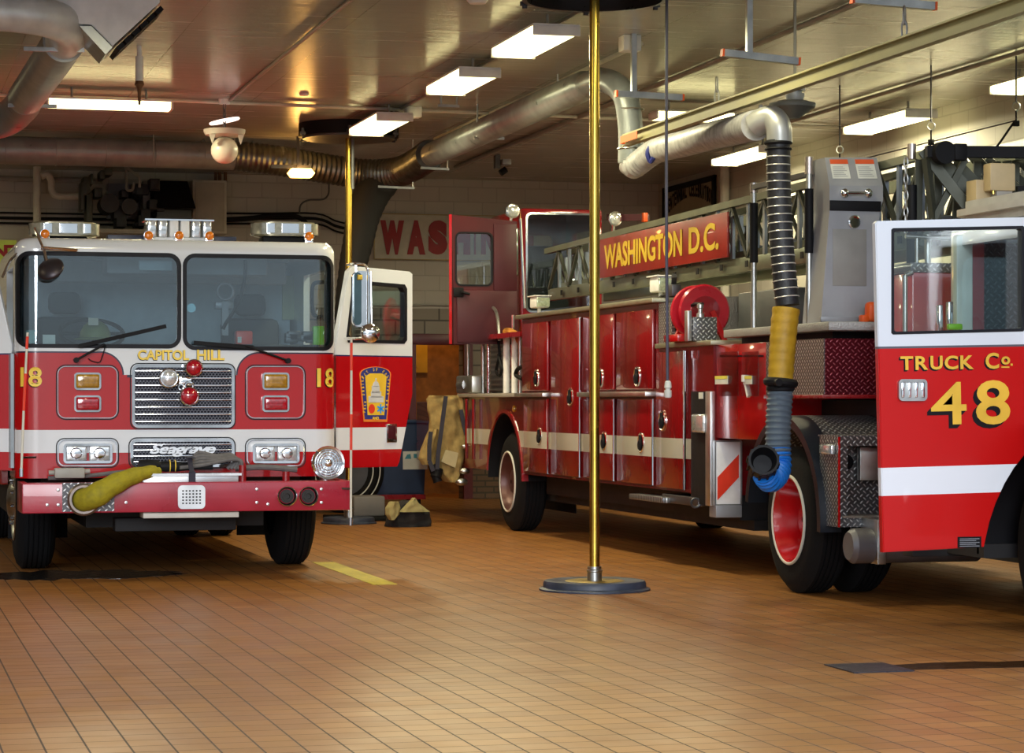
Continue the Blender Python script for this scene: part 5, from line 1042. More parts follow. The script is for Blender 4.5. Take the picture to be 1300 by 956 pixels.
b = B()
for px0, px1 in ((915, 938), (945, 964)):
    a_, c_ = FX(px0, 452, XG-.03), FX(px1, 452, XG-.03); b.bar(a_, c_, .015).bar(a_, a_+Vector((.03, 0, 0)), .012).bar(c_, c_+Vector((.03, 0, 0)), .012)
obj('grab_rail', b, M['black'], trk)
for px0, px1 in ((915, 931), (951, 962)):
    a_, c_ = FX(px0, 488, XG), FX(px1, 477, XG); w_ = obj('warning_label', B().box(XG-.046, XG-.042, c_.y, a_.y, a_.z, c_.z), M['paper'], trk)
    obj('yellow_header', B().box(XG-.048, XG-.046, c_.y, a_.y, a_.z+(c_.z-a_.z)*.62, c_.z), mat('label_yellow', (.70, .62, .08), .6), w_)
for px0, px1 in ((918, 943), (948, 969)):
    a_, c_ = FX(px0, 503, XG), FX(px1, 446, XG); obj('clear_cover', B().box(XG-.04, XG-.034, c_.y, a_.y, a_.z, c_.z), M['win'], trk)
a_ = FX(947, 476, XG-.03); obj('latch', B().bar(a_, a_+Vector((0, 0, -.05)), .06, .03).bar(a_+Vector((0, .02, -.03)), a_+Vector((0, -.06, -.16)), .025), M['whitepl'], trk)
a_ = FX(881, 450, XT); obj('key_plate', B().box(XT-.006, XT-.001, a_.y-.1, a_.y+.1, a_.z-.03, a_.z+.03), M['dred'], trk)
obj('turntable_deck', B().box(XG-.03, XR_-.2, 15.35, 17.45, 1.80, 1.86, .008), mat('deck_edge_grey', (.36, .36, .36), .5, .5, bmp=.5, bscale=90), trk)
obj('turntable_skirt', B().box(XG+.1, XR_-.4, 15.6, 17.4, 1.75, 1.80), M['black'], trk)
# control pedestal
yc = 15.62
def cp(L, Y_): return [FY(q[0], q[1], Y_) for q in L]
fr_ = cp([(1042, 409), (1108, 408), (1117, 268), (1121, 254), (1121, 236), (1053, 236), (1053, 268)], yc)
zd_ = 1.861
for q in fr_[:2]: q.z = zd_
dp = .34; tl, tr = FY(1047, 200, yc+.08), FY(1113, 200, yc+.08); tl.y = tr.y = yc+.08
V = fr_+[tr, tl]                       # 0-6 front, 7 top right, 8 top left
Bk = [q+Vector((0, dp-(q.y-yc), 0)) for q in V]; nV = len(V)
b = B(); F = [(0, 1, 2, 3, 4, 5, 6), (5, 4, 7, 8)]; per = [0, 1, 2, 3, 4, 7, 8, 5, 6]
for i in range(9): F.append((per[i], per[(i+1) % 9], nV+per[(i+1) % 9], nV+per[i]))
F.append(tuple(nV+k for k in per)); b._add(V+Bk, F); b.fix(); ped = obj('control_pedestal', b, mat('pedestal_grey', (.30, .31, .34), .45, .1, 0, .08), trk, smooth=0)
def pr_(px0, py0, px1, py1, dy0, dy1, nm, m, par, bev=.003): W = RY(px0, py0, px1, py1, yc); return obj(nm, B().box(W[0], W[2], yc+dy0, yc+dy1, W[1], W[3], bev), m, par)
pr_(1053, 255, 1118, 268, -.012, -.001, 'black_band', M['black'], ped); pr_(1057, 291, 1100, 363, -.004, -.001, 'instruction_plate', mat('faded_plate', (.24, .235, .225), .5), ped)
n1, n2 = (tl-fr_[5]), (tr-fr_[4])
for (u0, u1) in ((.08, .42), (.56, .92)):
    def sp_(u, v_, o=.004): a = fr_[5].lerp(fr_[4], u); c = tl.lerp(tr, u); q = a.lerp(c, v_); nn = (fr_[4]-fr_[5]).cross(tl-fr_[5]).normalized(); return q-nn*o*(1 if nn.y > 0 else -1)
    Q = [sp_(u0, .25), sp_(u1, .25), sp_(u1, .92), sp_(u0, .92)]; b = B(); b._add(Q, [(0, 1, 2, 3)]); b.fix(); lb = obj('warning_label', b, M['paper'], ped, smooth=0)
    Q = [sp_(u0, .76, .006), sp_(u1, .76, .006), sp_(u1, .92, .006), sp_(u0, .92, .006)]; b = B(); b._add(Q, [(0, 1, 2, 3)]); b.fix(); obj('label_header', b, mat('label_orange_red', (.65, .10, .03), .5), lb, smooth=0)
    b = B()
    for k in range(6): v_ = .32+k*.065; Q = [sp_(u0+.03, v_, .006), sp_(u1-.05-(k % 3)*.03, v_, .006), sp_(u1-.05-(k % 3)*.03, v_+.018, .006), sp_(u0+.03, v_+.018, .006)]; b._add(Q, [(0, 1, 2, 3)])
    obj('label_lines', b, M['gray'], lb, smooth=0)
p0, p1 = FY(1073, 245, yc-.03), FY(1103, 245, yc-.03); b = B().cyl(p0, p1, .011)
for q in (p0, p1): b.lathe([(-.03, .032), (.0, .03), (.012, .02), (.02, .006)], q, (0, -1, 0), 20)
obj('pull_handle', b, M['chrome'], ped)
p0 = FY(1085, 282, yc-.01); obj('cup_handle', B().torus(p0, (0, 1, 0), .038, .012, 20, 8, 180, 360).lathe([(0, .045), (.006, .04)], p0, (0, -1, 0), 20), M['chrome'], ped)
pr_(1041, 402, 1109, 408.5, -.02, .02, 'base_flange', M['gray'], ped)
q = FY(1104, 400, 15.5); obj('orange_cap', B().box(q.x-.07, q.x-.02, 15.46, 15.53, zd_+.0, zd_+.05, .01).box(q.x-.03, q.x+.06, 15.45, 15.54, zd_, zd_+.14, .03, 3), M['orange'], trk)
# hand rails round the turntable
def post(px, y0_, y1_, Xp):
    a_ = FX(px, y1_, Xp); b_ = FX(px, y0_, Xp); t = obj('handrail', B().cyl((Xp, a_.y, 1.861), (Xp, a_.y, b_.z), .022, 14), M['steel'], trk)
    obj('foam_grip', B().cyl((Xp, a_.y, 1.861+(b_.z-1.86)*.45), (Xp, a_.y, 1.861+(b_.z-1.86)*.86), .032, 14), M['black'], t); return a_.y, b_.z
ya_, za_ = post(1027, 212, 415, XG+.04); yb_, zb2 = post(957, 232, 418, XG+.04)
obj('top_rail', B().bar((XG+.04, ya_, 2.90), (XG+.04, yb_, 2.90), .05, .035), M['dsteel'], trk)
for yq, za, zb in ((ya_, 2.9, 3.02), (yb_, 2.86, 2.93)): obj('post_finial', B().cyl((XG+.04, yq, za), (XG+.04, yq, zb), .03, 14), mat('pinkish_chrome', (.55, .48, .46), .3, 1), trk)
# hose reel and pump box
rc = FY(895, 395, 18.35); rl = obj('hose_reel', B().lathe([(0, .02), (0, .20), (.02, .215), (.04, .205), (.045, .12), (.20, .12), (.205, .205), (.225, .215), (.245, .20), (.245, .02)], rc, (0, 1, 0), 40), mat('reel_red', (.45, .008, .025), .3, 0, .5), trk)
obj('reel_frame', B().bar((rc.x+.16, rc.y-.02, 1.79), (rc.x+.05, rc.y-.02, rc.z), .04).bar((rc.x-.16, rc.y+.28, 1.79), (rc.x-.05, rc.y+.28, rc.z), .04).box(rc.x-.28, rc.x-.1, rc.y-.15, rc.y+.2, 1.79, 1.85, .01), M['red'], rl)
obj('reel_axle', B().lathe([(0, .12), (.012, .12), (.013, .10), (.016, .03)], rc+Vector((0, -.001, 0)), (0, -1, 0), 24), M['dred'], rl)
W = RY(875, 403, 905, 431, 18.1); pb = obj('motor_box', B().box(W[0], W[2], 18.0, 18.2, 1.79, W[3], .006), M['dia_xz'], trk)
q = FY(889, 400, 18.1); obj('valve_knob', B().lathe([(0, .03), (.03, .03), (.035, .018), (.07, .018), (.075, .026), (.10, .026), (.11, .012)], (q.x, 18.1, W[3]), (0, 0, 1), 16).box(W[0]-.04, W[0]-.005, 18.02, 18.1, 1.79, W[3]+.05, .004), M['alum'], pb)
b = B(); b.tube([FX(853, 372, 6.3), FX(838, 378, 6.3), FX(832, 398, 6.3), FX(838, 415, 6.3), FX(852, 421, 6.3), FX(864, 414, 6.3), FX(870, 398, 6.3), FX(880, 387, 6.3), FX(892, 386, 6.3)], .014, 8, sm=5); obj('reel_cable', b, M['black'], trk)
obj('side_tread', B().box(XT, XT+.03, yx(853), yx(836), 1.79, 2.12), M['dia_yz'], trk)
a_, c_ = FY(900, 436, 17.9), FY(958, 378, 17.9)
obj('rear_tread', B().box(XT+.15, 7.4, 18.9, 18.93, 1.79, 2.18), mat('beige_tread', (.34, .31, .26), .4, .8, bmp=.6, bscale=70), trk)
obj('deck_locker', B().box(6.85, 8.5, 17.6, 18.8, 1.79, 2.2, .01), M['graydk'], trk)
# flood lights
def flood(px0, py0, px1, py1, X_, zfoot, nm='flood_light'):
    a_, c_ = FX(px0, py1, X_), FX(px1, py0, X_); my = (a_.y+c_.y)/2; z0, z1 = FX((px0+px1)/2, py1, X_).z, FX((px0+px1)/2, py0, X_).z
    t = obj(nm, B().box(X_, X_+.14, my-.14, my+.10, z0, z1, .015).cyl((X_+.07, my, zfoot), (X_+.07, my, z0), .018), M['whitepl'], trk)
    obj('lens', B().box(X_+.005, X_+.135, my-.16, my-.141, z0+.01, z1-.01, .004), mat('flood_glass', (.50, .58, .42), .1, .3, .9, .3, 50), t)
    obj('shade', B().box(X_-.02, X_+.15, my-.17, my+.12, z1+.001, z1+.012, .003), M['whitepl'], t); return t
flood(815, 352, 843, 371, 6.34, 2.17); flood(664, 377, 688, 391, 6.34, 2.17)
b = B(); q = FX(852, 372, 6.3); b.box(6.28, 6.36, q.y-.08, q.y+.08, 2.17, 2.27, .01).bar((6.32, q.y, 2.27), FX(856, 350, 6.3), .04); obj('light_bracket', b, M['dsteel'], trk)
# ---------------------------------------------------------------- ladder
lad = obj('ladder', B().box(6.80, 6.86, 15.0, 24.4, 2.36, 2.48, .006), M['ladder'], trk)
LX = (6.78, 7.46)
for si, X_ in enumerate(LX):
    s_ = 1 if si == 0 else -1
    if si: obj('bottom_rail', B().box(X_-.06, X_, 15.0, 24.4, 2.36, 2.48, .006), M['ladder'], lad)
    obj('top_rail', B().bar((X_+.02*s_, 14.95, 2.965), (X_+.02*s_, 24.45, 2.875), .055, .055), M['ladder'], lad)
    obj('inner_rail', B().bar((X_+.13*s_, 15.1, 2.90), (X_+.13*s_, 24.0, 2.84), .045, .05).bar((X_+.13*s_, 15.1, 2.52), (X_+.13*s_, 24.2, 2.50), .045, .07), M['ladder'], lad)
    k = 0; y = 15.1
    while y < 24.3:
        zt_ = 2.94-(y-15)*.0095; yy = y+.37
        obj('upright', B().bar((X_+.13*s_, y+.1, 2.5), (X_+.13*s_, y+.1, zt_-.06), .04, .03, (1, 0, 0)), M['lrung'], lad); obj('upright', B().bar((X_+.025*s_, y, 2.48), (X_+.025*s_, y, zt_), .045, .025, (1, 0, 0)), M['lrung'], lad)
        obj('diagonal', B().bar((X_+.02*s_, y, 2.48 if k % 2 else zt_), (X_+.02*s_, yy, zt_ if k % 2 else 2.48), .03, .03), mat('shade_dark_alloy', (.06, .065, .05), .5, .4), lad)  # shadow on the diagonals is put into a darker alloy colour
        if si == 0: obj('diagonal', B().bar((X_+.14*s_, y+.2, zt_-.06 if k % 2 else 2.5), (X_+.14*s_, yy+.2, 2.5 if k % 2 else zt_-.06), .025, .025), mat('shade_dark_alloy', (.06, .065, .05), .5, .4), lad)
        y += .37; k += 1
y = 15.2
while y < 24.2: obj('rung', B().cyl((LX[0]+.12, y, 2.56), (LX[1]-.12, y, 2.56), .018, 8), M['lrung'], lad); y += .37
b = B()
y = 15.4
while y < 24: b.box(6.772, 6.779, y-.03, y+.03, 2.395, 2.445); y += .6
obj('rail_slots', b, M['black'], lad)
# stacked base sections at the heel
b = B()
for k in range(7):
    xx = 6.72+k*.14; z_ = 2.98-.02*k
    b.bar((xx, 14.9+.05*k, 2.98-.03*(k % 3)), (xx+.42, 14.75, 2.40), .05, .07); b.bar((xx+.05, 15.1, 2.38), (xx+.02, 15.0, 2.93), .05, .06)
for (x_, dx_) in ((6.72, .1), (7.0, -.3), (7.3, .12)): b.bar((x_, 14.85, 2.92), (x_+dx_, 14.9, 2.35), .04)
obj('heel_braces', b, mat('shade_dark_alloy', (.06, .065, .05), .5, .4), lad)  # shade at the ladder heel is put into the dark alloy colour
b = B(); b.bar((6.70, 14.8, 2.96), (8.35, 14.6, 2.97), .06, .075).bar((7.3, 14.7, 2.72), (8.3, 14.6, 2.84), .035); b.lathe([(-.04, .05), (-.04, .075), (.04, .075), (.04, .05)], (6.80, 14.75, 2.95), (0, 1, 0), 24); b.box(6.86, 6.95, 14.7, 14.8, 2.90, 3.01, .01); obj('waterway_pipe', b, M['black'], lad)
q = FY(1160, 290, 15.0); b = B().cyl((q.x-.015, 15.0, 1.87), (q.x-.015, 15.0, FY(0, 207, 15.0).z), .035, 14); obj('pedestal_post', b, M['black'], trk)
obj('post_cap', B().cyl((q.x-.015, 15.0, 2.93), (q.x-.015, 15.0, 3.03), .03, 14), mat('pinkish_chrome', (.55, .48, .46), .3, 1), trk)
q = FY(1150, 220, 14.7); obj('safety_chain', chain(B(), (q.x, 14.7, 2.90), (q.x, 14.7, 2.42), .018, .005), M['steel'], trk)
W = RY(1253, 208, 1285, 243, 14.5); bx = obj('junction_cabinet', B().box(W[0], W[2], 14.45, 14.56, W[1], W[3], .01), mat('tan_box', (.52, .40, .22), .5), trk)
W2_ = RY(1262, 243, 1282, 257, 14.5); obj('cabinet_base', B().box(W2_[0], W2_[2], 14.46, 14.55, W2_[1]-.15, W2_[3], .004), M['pipe'], bx)
W2_ = RY(1235, 229, 1254, 257, 14.6); obj('cabinet_flank', B().box(W2_[0], W2_[2], 14.55, 14.7, W2_[1]-.1, W2_[3], .004), mat('tan_box', (.5, .38, .2), .5), bx)
b = B()
for k in range(4): b.lathe([(0, .008), (.02, .008)], (W[0]+.03+k*.03, 14.47, W[1]), (0, 0, -1), 8)
obj('cable_gland', b, M['brass'], bx)
# ladder name board
A_ = FX(762, 305, 6.73); E_ = FX(924, 268, 6.73); zl, zh = 2.49, 2.86
sg = obj('name_board', B().box(6.725, 6.745, E_.y, A_.y, zl, zh, .004), mat('sign_red_worn', (.25, .012, .006), .4, 0, .3, .2, 5), trk)
L_ = A_.y-E_.y
for tx, f0, f1 in (('WASHINGTON', .045, .685), ('D.C.', .735, .945)):
    h_ = .23; obj('lettering', text_on(B(smooth=0), tx, (6.721, A_.y-L_*f0, zl+.075), (0, -1, 0), (0, 0, 1), L_*(f1-f0), h_, bold=.028, ext=.002), M['goldred'], sg)
# ---------------------------------------------------------------- tiller cab
yt = 25.0; c0, c1 = FY(661, 268, yt), FY(765, 265, yt); x0_, x1_ = c0.x, c1.x; zt0, zt1 = 1.95, FY(710, 265, yt).z
tc = boolean(B().box(x0_, x1_, yt, yt+1.3, zt0, zt1, .03), [B().box(x0_+.05, x1_-.05, yt+.05, yt+1.25, zt0+.1, zt1-.06), B().prism(rrect(x0_+.07, 2.28, x1_-.09, zt1-.06, .06), 'y', yt-.2, yt+.2), B().box(x0_-.2, x0_+.2, yt+.14, yt+.95, zt0+.1, zt1-.14), B().prism(rrect(x0_+.2, 2.5, x1_-.2, zt1-.2, .05), 'y', yt+1.0, yt+1.5), B().box(x1_-.2, x1_+.2, yt+.2, yt+1.0, 2.5, zt1-.2)])
til = obj('tiller_cab', tc, M['dred'], trk)
obj('windshield', B().prism(rrect(x0_+.06, 2.27, x1_-.08, zt1-.05, .06), 'y', yt+.01, yt+.018), glassm('tiller_glass', (.6, .66, .66), .04), til)
obj('windshield_trim', B().prism(rrect(x0_+.055, 2.26, x1_-.075, zt1-.045, .06), 'y', yt-.012, yt-.001, holes=[rrect(x0_+.075, 2.28, x1_-.095, zt1-.065, .05)]), M['chrome'], til)
obj('cab_pedestal', B().box(x0_, x1_+.2, yt+.05, yt+1.2, 1.37, zt0), M['graydk'], trk)
obj('driver_seat', B().box(x0_+.25, x0_+.7, yt+.55, yt+.95, zt0+.12, zt0+.5, .05).box(x0_+.25, x0_+.7, yt+.9, yt+1.02, zt0+.5, zt0+1.08, .06), M['seat'], til)
for (px, py, l_) in ((650, 268, 'chrome'), (780, 278, 'clear')):
    q = FY(px, py, yt-.05); t_ = obj('spot_lamp', B().lathe([(-.10, .03), (-.06, .06), (0, .075), (.02, .08), (.025, .06)], q, (.2, -1, 0), 24).cyl(q+Vector((0, .04, -.05)), (q.x, q.y+.06, q.z-.16), .018), M['chrome'], til); obj('lens', B().lathe([(.02, .068), (.03, .05), (.035, .01)], q, (.2, -1, 0), 24), M['clear'], t_)
q = FY(792, 276, yt); t_ = obj('roof_arm', B().bar((q.x-.15, yt+.1, q.z), (FY(816, 0, yt).x, yt-.2, q.z-.01), .06, .07), M['inred'], til); q2 = FY(819, 276, yt-.2); obj('arm_end_lamp', B().box(q2.x-.03, q2.x+.02, q2.y-.04, q2.y+.04, q2.z-.05, q2.z+.05, .01), M['orange'], t_)
b = B()
for dx_ in (0, .03): b.tube([(x0_-.02-dx_*0, yt-.05-dx_, zt1-.12), (x0_+.0, yt-.07-dx_, 2.7), (x0_+.02, yt-.07-dx_, 2.3)], .010, 8)
b.tube([(x0_-.1, yt-.05, zt0-.4), (x0_-.1, yt-.05, zt0+.28)], .022, 10); obj('cab_grab_rail', b, M['chrome'], til)
W = RY(645, 290, 660, 350, yt-.02); obj('side_mirror', B().box(W[0], W[2]-.02, yt-.05, yt-.02, W[1], W[3], .008), mat('greenish_mirror', (.22, .26, .22), .15, .8), til)
# tiller door, open
yd = yt-.02; D0, D1 = FY(571, 272, yd).x, FY(656, 0, yd).x; dz0, dz1 = FY(600, 437, yd).z, FY(600, 273, yd).z
dd = boolean(B().prism([(D0, dz1), (D0+.035, dz0), (D1, dz0), (D1, dz1-.06)], 'y', yd-.03, yd+.03, .008), [B().prism(rrect(FY(578, 0, yd).x, FY(0, 355, yd).z, FY(624, 0, yd).x, FY(0, 285, yd).z, .05), 'y', yd-.3, yd+.3)])
tdo = obj('door', dd, mat('dark_maroon', (.07, .002, .006), .45), til); obj('door_edge', B().bar((D0-.001, yd-.034, dz0), (D0-.001, yd-.034, dz1), .03, .008, (0, 1, 0)), M['red'], tdo)
obj('door_lining', B().box(FY(579, 0, yd).x, D1-.01, yd-.045, yd-.031, dz0+.02, FY(0, 362, yd).z, .005).box(FY(626, 0, yd).x, D1-.01, yd-.045, yd-.031, FY(0, 362, yd).z, dz1-.09, .005), M['inred'], tdo)
obj('door_window', B().box(FY(578, 0, yd).x, FY(624, 0, yd).x, yd-.004, yd+.004, FY(0, 355, yd).z, FY(0, 285, yd).z), M['win'], tdo)
obj('door_gasket', B().ring(FY(579, 0, yd).x, FY(0, 354, yd).z, FY(623, 0, yd).x, FY(0, 286, yd).z, .05, .018, 'y', yd-.036, yd+.01), M['gasket'], tdo)
q = FY(579, 371, yd-.05); obj('door_latch', B().box(q.x-.03, q.x+.08, yd-.07, yd-.046, q.z-.05, q.z+.05, .01).cyl((q.x+.05, yd-.08, q.z), (q.x+.14, yd-.08, q.z-.02), .014), M['black'], tdo)
# tool platform behind the arch
pf_ = obj('tool_rack', B().box(6.62, 6.66, 23.7, 26.1, 1.405, 1.93), mat('ribbed_alloy', (.38, .39, .42), .4, .9, bmp=.4), trk)
b = B()
for k in range(9): b.box(6.60, 6.619, 23.75, 26.1, 1.43+k*.055, 1.455+k*.055, .004)
obj('louvre_bank', b, M['alum'], pf_)
for px, r_, mm in ((594, .02, 'steel'), (613, .022, 'steel'), (620, .018, 'chrome'), (643, .035, 'whitepl'), (653, .03, 'whitepl'), (660, .02, 'steel')):
    yy = yx(px, 6.45); obj('tool_tube', B().cyl((6.45, yy, 1.405), (6.45, yy, 1.97), r_, 12), M[mm], pf_)
b = B(); b.box(6.30, 6.42, yx(610, 6.4), yx(590, 6.4), 1.405, 1.60, .02).cyl((6.35, yx(600, 6.4), 1.5), (6.35, yx(592, 6.4), 1.5), .07); obj('pump_unit', b, M['alum'], pf_)
b = B(); b.torus(FX(621, 398, 6.35), (1, 0, 0), .17, .016, 28, 8, 0, 180) if 0 else b.tube([FX(612, 440, 6.35), FX(612, 400, 6.35), FX(617, 391, 6.35), FX(625, 390, 6.35), FX(631, 400, 6.35), FX(634, 432, 6.35)], .018, 8, sm=5); obj('grab_hoop', b, M['steel'], trk)
b = B(); b.tube([FX(632, 425, 6.4), FX(634, 450, 6.4), FX(630, 470, 6.4), FX(634, 477, 6.4), FX(637, 468, 6.4), FX(633, 450, 6.4)], .016, 8, sm=5); obj('black_strap', b, M['black'], pf_)
b = B(); b.tube([FX(666, 465, 6.3), FX(658, 468, 6.3), FX(655, 476, 6.3), FX(663, 481, 6.3)], .022, 8, sm=5); obj('black_strap', b, M['black'], pf_)
b = B(); b.tube([FX(633, 425, 6.5), FX(645, 422, 6.5), FX(660, 430, 6.5), FX(664, 440, 6.5)], .05, 10, sm=5); obj('orange_hose', b, mat('dull_orange', (.50, .20, .03), .5), pf_)
obj('rack_header', B().box(6.30, 6.60, 23.65, 26.1, 1.97, 2.02), M['cred'], pf_)
# ---------------------------------------------------------------- tractor: drive axle, fender, step box
XD = 6.12; DY, DZ, DR = 15.80, .505, .505
for o in (.0, .34): tire((XD+.15+o, DY, DZ), .28, DR, trk, dish=.17 if o == 0 else 0, rim=M['red'] if o == 0 else 'steel', side=-1)
for o in (.0, .34): tire((8.5-o, DY, DZ), .28, DR, trk, rim='steel', side=1)
def arc_strip(x0, x1, r0, r1, a0, a1, n=30, cy=DY, cz=DZ):
    b = B(); V = []; F = []
    for k in range(n+1):
        a = math.radians(a0+(a1-a0)*k/n)
        for x_, r_ in ((x0, r0), (x0, r1), (x1, r1), (x1, r0)): V.append((x_, cy-r_*math.cos(a), cz+r_*math.sin(a)))
    for k in range(n):
        for j in range(4): F.append((4*k+j, 4*k+(j+1) % 4, 4*k+4+(j+1) % 4, 4*k+4+j))
    F += [(0, 1, 2, 3), (4*n, 4*n+1, 4*n+2, 4*n+3)]; b._add(V, F); return b.fix()
obj('rubber_fender', arc_strip(XD-.05, XD+.10, .66, .72, -4, 172), mat('fender_rubber', (.012, .016, .024), .32), trk)
obj('fender_plate', arc_strip(XD+.101, 6.95, .70, .72, 38, 150), M['dia_xy'], trk)
sb = boolean(B().box(XD, 7.15, 14.88, 15.16, .50, 1.09), [B().box(XD+.06, 7.3, 14.8, 15.10, .56, 1.03)])
st = obj('step_box', sb, M['dia_xz'], trk, smooth=0)
obj('step_side', B().box(XD-.006, XD-.001, 14.88, 15.2, .50, 1.09), M['dia_yz'], st); obj('step_back', B().box(XD+.07, 7.1, 15.085, 15.095, .57, 1.02), M['dia_xz'], st)
obj('red_edge', B().box(XD-.008, XD+.004, 14.868, 14.879, .50, 1.09), M['red'], st)
obj('smooth_panel', B().box(XD+.20, 6.8, 15.0, 15.06, .80, 1.02, .004), M['steel'], st); obj('filler_cap', B().lathe([(0, .055), (.03, .05), (.04, .02)], (XD+.12, 15.07, .92), (0, -1, 0), 20), M['black'], st)
obj('step_tread', B().box(XD+.02, 7.1, 14.86, 15.08, .56, .575), mat('beige_tread', (.34, .31, .26), .4, .8, bmp=.6, bscale=70), st)
q = FX(1050, 571, XD-.02); obj('side_lamp', B().box(XD-.035, XD-.007, q.y-.11, q.y+.11, q.z-.03, q.z+.035, .01), M['clear'], st)
obj('top_plate', B().box(XD, 7.1, 14.9, 15.25, 1.091, 1.10), M['dia_xy'], st)
obj('air_tank', B().lathe([(0, .02), (.0, .09), (.03, .115), (.9, .115), (.93, .09), (.93, .02)], (6.13, 14.75, .385), (1, 0, 0), 24), mat('dull_silver_tank', (.18, .18, .20), .5, .6), trk)
obj('tank_bracket', B().box(6.28, 6.34, 14.62, 14.9, .27, .56, .004).box(6.45, 6.5, 14.7, 14.85, .30, .60), M['steel'], trk)
obj('running_board', B().box(5.98, 6.9, 13.4, 13.55, .40, .44, .005).box(6.2, 8.4, 12.9, 13.4, .42, .50), M['grime'], trk)
# cabinet behind the cab, seen through the door window
cb2 = obj('equipment_cabinet', B().box(6.38, 8.3, 14.3, 14.72, 1.12, 2.14, .01), M['red'], trk)
obj('cabinet_lid', B().box(6.36, 8.32, 14.28, 14.74, 2.141, 2.20, .005), M['dia_xz'], cb2); obj('cabinet_hinge', B().cyl((6.78, 14.285, 1.15), (6.78, 14.285, 2.12), .012, 8), M['chrome'], cb2)
b = B(); b.cyl((6.33, 14.3, 1.1), (6.33, 14.3, 2.12), .016).cyl((6.33, 14.3, 2.12), (6.38, 14.3, 2.14), .016).cyl((6.5, 14.5, 2.2), (6.5, 14.5, 2.38), .012).cyl((6.42, 14.5, 2.38), (7.1, 14.5, 2.36), .014).cyl((6.62, 14.6, 2.2), (6.62, 14.6, 2.4), .02); obj('cabinet_rail', b, M['steel'], cb2)
# cab shell
ym = 12.41
cab2 = boolean(B().box(6.2, 8.65, 11.1, 13.38, .52, 2.36, .04), [B().box(6.27, 8.58, 11.2, 13.30, .85, 2.28), B().box(6.0, 6.5, 12.44, 13.20, .85, 2.24), B().box(6.0, 6.5, 11.35, 12.2, 1.5, 2.24), B().prism(rrect(6.4, 1.5, 8.45, 2.2, .08), 'y', 11.0, 11.4), B().box(8.4, 9, 11.4, 13.0, 1.5, 2.2), B().lathe([(0, .70), (3, .70)], (6.0, 12.3, .5), (1, 0, 0), 36)])
m, nt, pp_ = nodemat('tractor_two_tone'); v, x, y, z = coords(nt); setp(pp_, None, .22, 0, .8); c = mixc(nt, z.lt(1.64), (.72, .73, .76), RED); c = mixc(nt, z.gt(.85).AND(z.lt(1.0)), c, (.72, .73, .76)); nt.links.new(c, pp_.inputs['Base Color'])
cbo = obj('cab', cab2, m, trk)
obj('cab_roof', B().prism(rrect(6.19, 11.1, 8.66, 13.4, .2, 6), 'z', 2.361, 2.50, .05), M['offw'], cbo)
obj('cab_back_tread', B().box(6.36, 8.5, 13.26, 13.295, 1.62, 2.26), M['dia_dark'], cbo)
obj('cab_back_panel', B().box(6.36, 8.5, 13.24, 13.295, .86, 1.62), M['dash'], cbo); obj('inner_post', B().box(6.272, 6.345, 13.2, 13.299, .86, 2.26), M['cred'], cbo)
obj('pillar_cover', B().box(6.165, 6.27, 13.19, 13.25, .9, 2.3, .01), mat('pale_green_white', (.55, .62, .58), .4), cbo)
b = B(); q = FY(1200, 405, 13.15); b.box(q.x-.06, q.x-.035, 13.1, 13.15, q.z-.1, q.z+.08, .006).box(q.x-.0, q.x+.03, 13.1, 13.15, q.z-.1, q.z+.10, .006); obj('door_striker', b, M['chrome'], cbo)
W = RY(1203, 411, 1221, 419, 13.1); obj('green_tag', B().box(W[0], W[2], 13.08, 13.12, W[1], W[3], .01), M['green'], cbo)
obj('windshield', B().prism(rrect(6.4, 1.5, 8.45, 2.2, .08), 'y', 11.12, 11.13), M['shield'], cbo)
obj('wheel_well', B().box(6.9, 6.95, 11.5, 13.1, .3, 1.2), M['black'], cbo)
for s_, xx in ((-1, 6.47), (1, 8.35)): tire((xx, 12.3, .505), .29, .505, trk, side=s_, rim='chrome')
obj('front_arch', arc_strip(6.2, 6.95, .67, .695, -5, 185, cy=12.3, cz=.5), M['black'], cbo)
obj('front_bumper', B().box(6.15, 8.7, 10.8, 11.05, .5, .8, .03), M['chrome'], trk)
# big open door lettered TRUCK Co. 48
PX = lambda L: [(FY(a_, b_, ym).x, FY(a_, b_, ym).z) for a_, b_ in L]
ol = PX([(1109, 284), (1112, 281), (1304, 276), (1304, 572), (1297, 579), (1285, 594), (1273, 614), (1262, 638), (1254, 662), (1249, 684), (1247, 694), (1119, 701)])
wn = PX([(1130, 293), (1132, 291), (1295, 288), (1297, 290), (1297, 418), (1295, 420), (1132, 424), (1130, 422)])
db = boolean(B().prism(ol, 'y', ym-.025, ym+.025, .005), [B().prism(wn, 'y', ym-.3, ym+.3)])
m, nt, pp_ = nodemat('big_door_two_tone'); v, x, y, z = coords(nt); setp(pp_, None, .35, 0, .15, .3)
e0 = FY(1113, 442.5, ym); e1 = FY(1298, 439.5, ym); sl_ = (e1.z-e0.z)/(e1.x-e0.x); zz_ = z-(x-(e0.x-7.4))*sl_
s0, s1 = FY(1117, 629.5, ym).z, FY(1117, 594, ym).z; sx = FY(1117, 600, ym).x; s_off = (sx-e0.x)*sl_
c = mixc(nt, zz_.lt(e0.z+.01), (.68, .71, .76), (.10, .10, .12)); c = mixc(nt, zz_.lt(e0.z-.002), c, (.50, .002, .002)); c = mixc(nt, zz_.gt(s0-s_off).AND(zz_.lt(s1-s_off)), c, (.74, .76, .80)); nt.links.new(c, pp_.inputs['Base Color'])
bd = obj('door', db, m, trk)
def off2(P, d): cx = sum(p[0] for p in P)/len(P); cz = sum(p[1] for p in P)/len(P); return [(p[0]+(d if p[0] > cx else -d), p[1]+(d if p[1] > cz else -d)) for p in P]
